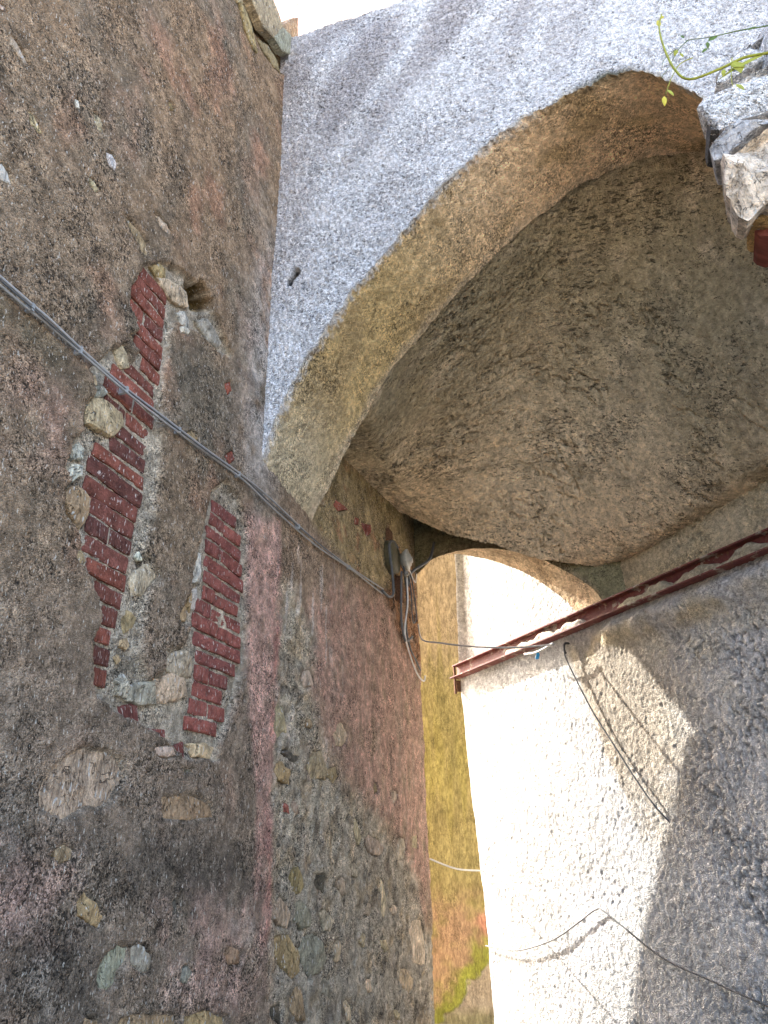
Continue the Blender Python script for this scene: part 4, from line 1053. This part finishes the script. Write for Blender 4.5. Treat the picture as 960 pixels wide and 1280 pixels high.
smear(4.45, 5.75, .10, .070, (.66, .58, .46), 401)
smear(2.2, 4.25, .095, .075, (.46, .40, .28), 411)

# ================================================================== the ochre house in the gap
och = empty('ochre_house', (-1.0, 8.8, 0), 'ochre limewashed house glimpsed in the gap behind the passage', 'house')
YO = 8.6
xo = np.r_[np.linspace(-2.6, -2.45, 6), np.linspace(-2.42, -1.2, 130), np.linspace(-1.15, 2.6, 40)]; zo = np.r_[np.linspace(0, 5.6, 520), np.linspace(5.65, 7.6, 30)]
XO, ZO = np.meshgrid(xo, zo, indexing='ij')
do = .01*fbm(XO, ZO, 1.2, 3, 241)+.004*fbm(XO, ZO, 12, 3, 242)
co = np.empty(XO.shape+(3,)); co[:] = (.30, .24, .092)
co = mixc(co, (.36, .275, .16), sst(3.2, 4.1, ZO+.15*fbm(XO, ZO, 2, 2, 243))*.9)
co = mixc(co, (.33, .275, .07), sst(.0, .4, fbm(XO*6, ZO*.6, 1, 3, 245))*.5*sst(3.8, 3.0, ZO))
co = mixc(co, (.24, .20, .07), sst(.0, .4, fbm(XO*9, ZO*.5, 1, 4, 247))*.6)
nO = fbm(XO, ZO, 4, 3, 249)
co = mixc(co, (.35, .215, .125), sst(1.35, .95, ZO+.2*nO)*sst(-.4, .3, nO+.15)*.85)
co = mixc(co, (.50, .23, .14), sst(-.3, .2, nO)*np.exp(-(((XO+1.52)/.09)**2+((ZO-.9)/.16)**2))*.8)
ed = ZO-(.50+1.0*(XO+1.52))+.16*nO+.05*fbm(XO, ZO, 14, 2, 261)
co = mixc(co, (.25, .26, .04), sst(.30, .12, ed)*.9)
bare = sst(.04, -.02, ed)
co = mixc(co, (.40, .32, .21), bare)
co = mixc(co, (.20, .19, .06), bare*sst(.18, .02, ZO+.06*nO)*.6)
do -= .02*bare
co = co*(1+.22*fbm(XO*1.6, ZO*.6, 9, 3, 259)+.20*fbm(XO, ZO, 14, 3, 260))[..., None]
grid('limewashed_wall', np.stack([XO, YO-do, ZO], -1), M_yellow, och, co)
mesh_obj('side_wall', *box_data((-2.6, YO+.03, 0), (2.6, YO+5, 7.55)), M_ground, och)
mesh_obj('roof', *box_data((-2.7, YO-.15, 7.6), (2.8, YO+5.2, 7.72)), M_roof, och)

# ================================================================== the sunlit storey above the arch
upp = empty('upper_storey', (-2, 5, 7), 'cream sunlit wall of an upper storey rising behind the arch parapet', 'house wall')
a = np.array((-.30, 3.62)); b = np.array((-4.4, 6.70))
tt2 = np.linspace(0, 1, 180); zz2 = np.linspace(ZTOP-.05, 14, 240)
T2, Z2 = np.meshgrid(tt2, zz2, indexing='ij')
nn = np.array((-.6, -.8))
dz = .012*fbm(T2*5, Z2, 3, 3, 251)+.006*perlin(T2*5*30, Z2*30, 253)
c2 = np.empty(T2.shape+(3,)); c2[:] = (.52, .455, .39)
c2 = mixc(c2, (.72, .42, .36), sst(.52, .56, T2+.03*fbm(T2*5, Z2, 3, 2, 255))*.8)
c2 = mixc(c2, (.42, .40, .48), sst(.35, .5, fbm(T2*9, Z2*1.2, 1.6, 3, 257))*.4)
grid('cream_wall', np.stack([a[0]+(b-a)[0]*T2+nn[0]*dz, a[1]+(b-a)[1]*T2+nn[1]*dz, Z2], -1), M_upper, upp, c2, flip=True)
e = np.array((.6, .8))*2.2
pp = [tuple(a+e*.01), tuple(a+e), tuple(b+e), tuple(b+e*.01)]
mesh_obj('storey_body', *prism_data(pp, ZTOP-.05, 13.9), M_roof, upp)

# ================================================================== the broken pier at the right
pier = empty('broken_pier', (1.5, 2.4, 0), 'broken rubble pier of jagged stones jutting in at the top right', 'pier')
def rock(name, center, size, seed, color, parent, sub=3, rot=(0, 0, 0), rough=.28, mat=None, cuts=7, strata=0.0):
    """an angular stone: a ball cut by random planes, broken into layers, then roughened"""
    r = random.Random(seed)
    bm = bmesh.new(); bmesh.ops.create_icosphere(bm, subdivisions=sub, radius=1.0)
    planes = []
    for i in range(cuts):
        d = Vector((r.gauss(0, 1), r.gauss(0, 1), r.gauss(0, 1))).normalized()
        planes.append((d, r.uniform(.45, .80)))
    Mx = Matrix.Rotation(rot[2], 3, 'Z') @ Matrix.Rotation(rot[1], 3, 'Y') @ Matrix.Rotation(rot[0], 3, 'X')
    ax = Vector((r.uniform(-.25, .25), r.uniform(-.25, .25), 1)).normalized()
    for vv in bm.verts:
        p = vv.co*1.25
        for d, t in planes:
            s = p.dot(d)
            if s > t: p -= d*(s-t)
        if strata:
            q = (p.dot(ax)+.22*mnoise.noise(p*1.6+Vector((seed, 0, 0))))*4.5
            kq = math.floor(q)
            st = ((math.sin(kq*12.9898+seed)*43758.5453) % 1)-.5
            p *= 1+strata*st
        p *= 1+rough*.35*mnoise.noise(p*2.3+Vector((seed, 0, 0)))+rough*.22*mnoise.noise(p*6+Vector((0, seed, 0)))+rough*.10*mnoise.noise(p*15+Vector((0, 0, seed)))
        p = Mx @ Vector((p.x*size[0], p.y*size[1], p.z*size[2]))
        vv.co = p+Vector(center)
    me = bpy.data.meshes.new(name); bm.to_mesh(me); bm.free()
    at = me.attributes.new('tint', 'FLOAT_COLOR', 'POINT'); at.data.foreach_set('color', list((*color, 1))*len(me.vertices))
    me.polygons.foreach_set('use_smooth', [False]*len(me.polygons)); me.update()
    return link(name, me, mat or M_stone, parent, color)
YP = 2.1
# core of lime mortar, corbelled out towards the top
lv = np.linspace(0, 1, 46); an = np.linspace(0, 2*np.pi, 60)
zc = np.interp(lv, [0, .55, .72, .85, 1.0], [0, 2.9, 3.75, 4.35, 5.0])
xl = np.interp(lv, [0, .50, .66, .76, .90, 1.0], [1.45, 1.40, 1.12, .92, .98, 1.25])
xrr = np.full_like(lv, 2.1)
Pc = np.zeros((len(lv), len(an), 3)); cp = np.zeros_like(Pc)
for i in range(len(lv)):
    cx, hx = (xl[i]+xrr[i])/2, (xrr[i]-xl[i])/2
    ca, sa = np.cos(an), np.sin(an)
    sq = 1/np.maximum(np.abs(ca), np.abs(sa))**.75
    nn_ = 1+.10*fbm(ca*1.5+3, sa*1.5+zc[i]*1.3, 2.2, 3, 261)
    k = 1.0 if i < len(lv)-1 else 0.0
    Pc[i] = np.stack([cx+hx*ca*sq*nn_*k, 2.38+.27*sa*sq*nn_*k, np.full_like(an, zc[i])], -1)
cp[:] = (.62, .61, .60)
grid('mortar_core', Pc, M_face, pier, cp)
K = 0
for col, yf, outline in PIER_STONES:
    tone = {'wh': (.82, .79, .75), 'gr': (.50, .475, .45), 'tn': (.76, .63, .48), 'r': (.22, .07, .05), 'or': (.50, .31, .12), 'k': (.12, .11, .10)}[col]
    v, f, cen, _ = stone_mesh(outline, 700+K, thick=.16, bulge=.045, slope=.55, back=.72)
    vv = [(a, yf-hh, zz) for hh, a, zz in v]
    o = mesh_obj('brick' if col == 'r' else 'stone', vv, f, M_face if col == 'wh' else (M_brick if col == 'r' else M_stone), pier, tone)
    at = o.data.attributes.new('tint', 'FLOAT_COLOR', 'POINT'); at.data.foreach_set('color', list((*tone, 1))*len(vv)); K += 1
for zz in np.arange(.15, 3.0, .24):                     # the pier's foot, below the picture
    for xx in np.arange(1.48, 2.1, .27):
        rock('stone', (xx+rng.uniform(-.03, .03), 2.13+rng.uniform(-.02, .02), zz), (.14, .07, .105), 500+K, tuple(np.array((.40, .34, .26))*rng.uniform(.7, 1.2)), pier, sub=2); K += 1

# ================================================================== weeds on the pier
weed = empty('weed', (.98, 2.05, 4.35), 'yellow flowering weed trailing from the broken stone pier', 'weed')
def leaf(name, p, d, nrm, L, W, mat, parent):
    d = Vector(d).normalized(); n = Vector(nrm); s = d.cross(n).normalized(); n = s.cross(d)
    p = Vector(p)
    v = [p, p+d*L*.3+s*W*.5, p+d*L*.65+s*W*.42-n*L*.04, p+d*L-n*L*.14, p+d*L*.65-s*W*.42-n*L*.04, p+d*L*.3-s*W*.5, p+d*L*.35+n*W*.12, p+d*L*.7+n*W*.06-n*L*.03]
    f = [(0, 1, 6), (1, 2, 7, 6), (2, 3, 7), (3, 4, 7), (4, 5, 6, 7), (5, 0, 6)]
    return mesh_obj(name, v, f, mat, parent, smooth=True)
for pts, r_, m_ in WEED_STEMS:
    tube('stem', pts, r_, m_ and M_leaf or M_stem, weed, 5, 6, .5)
for p, d, L_, W_, m_ in WEED_LEAVES:
    leaf('flower' if m_ == 'f' else 'leaf', p, d, (0.2, -1, .3), L_, W_, {'f': M_flower, 'l': M_leaf, 's': M_stem}[m_], weed)

# ================================================================== cables
cab = empty('cable_bundle', (WX, 1.3, 3.2), 'bundle of grey cables clipped along the brown house wall', 'cables')
cpts = [(y, z) for y, z in CABLE]
pre = [(-3.0, 3.05), (-1.0, 3.13), (.3, 3.17)]
allp = pre+cpts
for i, (dz_, dw, m_, r_) in enumerate(((.0085, .020, M_cable_grey, .0052), (-.0015, .024, M_cable_dark, .0032), (-.0095, .020, M_cable_grey, .0048))):
    tube('cable', [(WX+bw(y, z)+dw+.004*math.sin(5*y+i*2), y, z+dz_*(1 if y < 2.9 else 1.7)+(.004+.006*(y > 2.9))*math.sin(6.3*y+i*1.9)) for y, z in allp], r_, m_, cab, 5, 8)
yc = np.array([p[0] for p in cpts]); zc_ = np.array([p[1] for p in cpts])
for y in [1.42, 1.66, 1.93, 2.30, 2.85, 3.6, 4.5]:
    z = float(np.interp(y, yc, zc_))
    mesh_obj('clip', *box_data((WX+bw(y, z)-.01, y-.006, z-.0150), (WX+bw(y, z)+.0285, y+.004, z+.0142)), M_clip, cab)

def lathe(name, base, axis, prof, mat, parent, seg=18):
    axis = Vector(axis).normalized(); a = Vector((0, 0, 1)) if abs(axis.z) < .9 else Vector((1, 0, 0))
    u = axis.cross(a).normalized(); w_ = axis.cross(u); base = Vector(base)
    v = []; f = []
    for h, r_ in prof:
        for k in range(seg):
            g = 2*math.pi*k/seg; v.append(base+axis*h+(u*math.cos(g)+w_*math.sin(g))*r_)
    for i in range(len(prof)-1):
        for k in range(seg): f.append((i*seg+k, i*seg+(k+1) % seg, (i+1)*seg+(k+1) % seg, (i+1)*seg+k))
    f.append(tuple(range(seg))[::-1]); f.append(tuple(range((len(prof)-1)*seg, len(prof)*seg)))
    return mesh_obj(name, v, f, mat, parent, smooth=True)
jb = empty('junction_box', (WX, 5.72, 3.95), 'dark round junction box with ceramic insulator where the cables meet', 'junction box')
lathe('box', (WX-.01, 5.62, 3.91), (1, 0, 0), [(0, .15), (.05, .152), (.075, .145), (.085, .12), (.085, .02)], M_olive, jb, 24)
lathe('insulator', (WX+.07, 5.78, 3.93), (1, .1, 0), [(0, .06), (.03, .085), (.05, .10), (.065, .10), (.07, .085), (.07, .06), (.085, .055), (.09, .03), (.10, .028), (.10, .01)], M_ceramic, jb, 24)
mesh_obj('bracket', *box_data((WX-.01, 5.55, 4.02), (WX+.03, 5.66, 4.16)), M_rust, jb)
mesh_obj('strap', *box_data((WX-.01, 5.80, 3.58), (WX+.05, 5.90, 3.80)), M_rust, jb)
rock('tape', (WX+.12, 5.76, 3.79), (.025, .05, .03), 77, (.50, .46, .38), jb, sub=2)
def wire(name, pts, r_, mat, label, cat='cable', sub=6):
    o = tube(name, pts, r_, mat, None, sub, 7); tag(o, label, cat); return o
wire('cable', [(WX+.03, 5.30, 3.50), (WX+.05, 5.44, 3.49), (WX+.06, 5.53, 3.56), (WX+.06, 5.50, 3.75), (WX+.05, 5.47, 3.95), (WX+.06, 5.54, 4.02), (WX+.08, 5.64, 4.0)], .012, M_cable_dark, 'dark cable looping up from the clipped bundle into the round box')
wire('cable', [(WX+.09, 5.70, 3.80), (WX+.07, 5.74, 3.60), (WX+.05, 5.80, 3.36), (WX+.05, 5.92, 3.24), (WX+.06, 6.12, 3.33)], .010, M_cable_dark, 'dark drop cable hanging straight below the round junction box')
wire('cable', [(WX+.11, 5.80, 3.78), (WX+.10, 5.84, 3.55), (WX+.06, 5.86, 3.32), (WX+.05, 6.0, 3.18), (WX+.04, 6.30, 3.05), (WX+.04, 6.56, 3.02), (WX+.05, 6.60, 3.08)], .007, M_cable_white, 'pale cable hanging from the insulator down to the wall corner')
wire('cable', [(WX+.12, 5.82, 3.82), (WX+.10, 5.98, 3.70), (WX+.08, 6.06, 3.55), (WX+.07, 6.14, 3.46), (WX+.08, 6.22, 3.55), (WX+.09, 6.10, 3.78), (WX+.12, 5.90, 3.88)], .006, M_cable_dark, 'short dark cable loop beside the ceramic insulator')
wire('cable', [(WX+.10, 5.86, 3.72), (WX+.10, 6.02, 3.90), (WX+.14, 6.22, 4.03), (WX+.20, 6.38, 4.16), (WX+.24, 6.42, 4.34)], .013, M_cable_dark, 'thick dark cable curving up towards the dark recess of the vault')
wire('cable', [(WX+.10, 5.74, 3.86), (WX+.08, 5.90, 3.62), (WX+.05, 5.94, 3.40), (WX+.05, 6.06, 3.22), (WX+.05, 6.22, 3.16), (WX+.04, 6.45, 3.10)], .008, M_cable_dark, 'dark wire tangled behind the pale hanging cable under the insulator')
wire('cable', [(WX+.11, 5.84, 3.90), (WX+.13, 6.02, 3.80), (WX+.11, 6.16, 3.92), (WX+.07, 6.30, 4.00)], .005, M_cable_white, 'thin pale wire twisting from the insulator towards the vault recess')
pA = Vector((WX+.04, 6.58, 3.42)); pB = rp(4.84, 3.19, .13)
mid = [pA.lerp(pB, t)+Vector((0, 0, -.05*4*t*(1-t))) for t in (0, .15, .3, .45, .6, .75, .9, 1)]
wire('cable', [Vector((WX+.05, 6.40, 3.52))]+mid, .008, M_cable_grey, 'slack grey cable strung from the house corner across to the steel beam', sub=4)
wire('cable', [rp(5.25, 3.20, .14), rp(5.1, 3.175, .15), rp(4.95, 3.18, .15), rp(4.84, 3.20, .14)], .010, M_cable_white, 'short pale cable end bound beneath the steel beam')
tp = rock('tape', rp(5.06, 3.14, .15), (.018, .018, .045), 9, (.03, .3, .55), None, sub=2, mat=M_blue)
tag(tp, 'scrap of bright blue tape tied under the steel beam', 'tape')
hk = tube('iron_hook', [rp(4.80, 3.20, -.02), rp(4.80, 3.20, .035), rp(4.80, 3.18, .055), rp(4.80, 3.13, .06), rp(4.80, 3.11, .045)], .010, M_iron, None, 5, 7)
tag(hk, 'dark iron hook fixed in the roughcast wall below the beam', 'hook')
wire('cable', [rp(4.80, 3.13, .065), rp(4.79, 3.03, .05), rp(4.60, 2.62, .040), rp(4.42, 2.32, .030), rp(4.26, 2.07, .028), rp(4.11, 1.86, .025), rp(4.02, 1.74, -.01)], .0066, M_cable_dark, 'dark cable dropping diagonally from the iron hook down the roughcast wall')
wire('cable', [rp(6.42, .80, .02), rp(6.2, .80, .030), rp(5.87, .815, .034), rp(5.4, .93, .033), rp(5.05, 1.08, .030), rp(4.86, 1.165, .028), rp(4.75, 1.15, .030), rp(4.27, .92, .035), rp(3.9, .83, .03), rp(3.51, .75, .035), rp(3.0, .66, .035), rp(1.5, .5, .03)], .0058, M_cable_dark, 'thin dark cable sagging across the lower part of the roughcast wall')
wire('cable', [(WX+.02, 6.60, 1.53), Vector((WX+.02, 6.60, 1.53)).lerp(rp(6.45, 1.41, .0), .5)+Vector((0, 0, -.03)), rp(6.42, 1.41, -.01)], .007, M_cable_white, 'thin yellowish cable stretched across the gap in front of the ochre house')
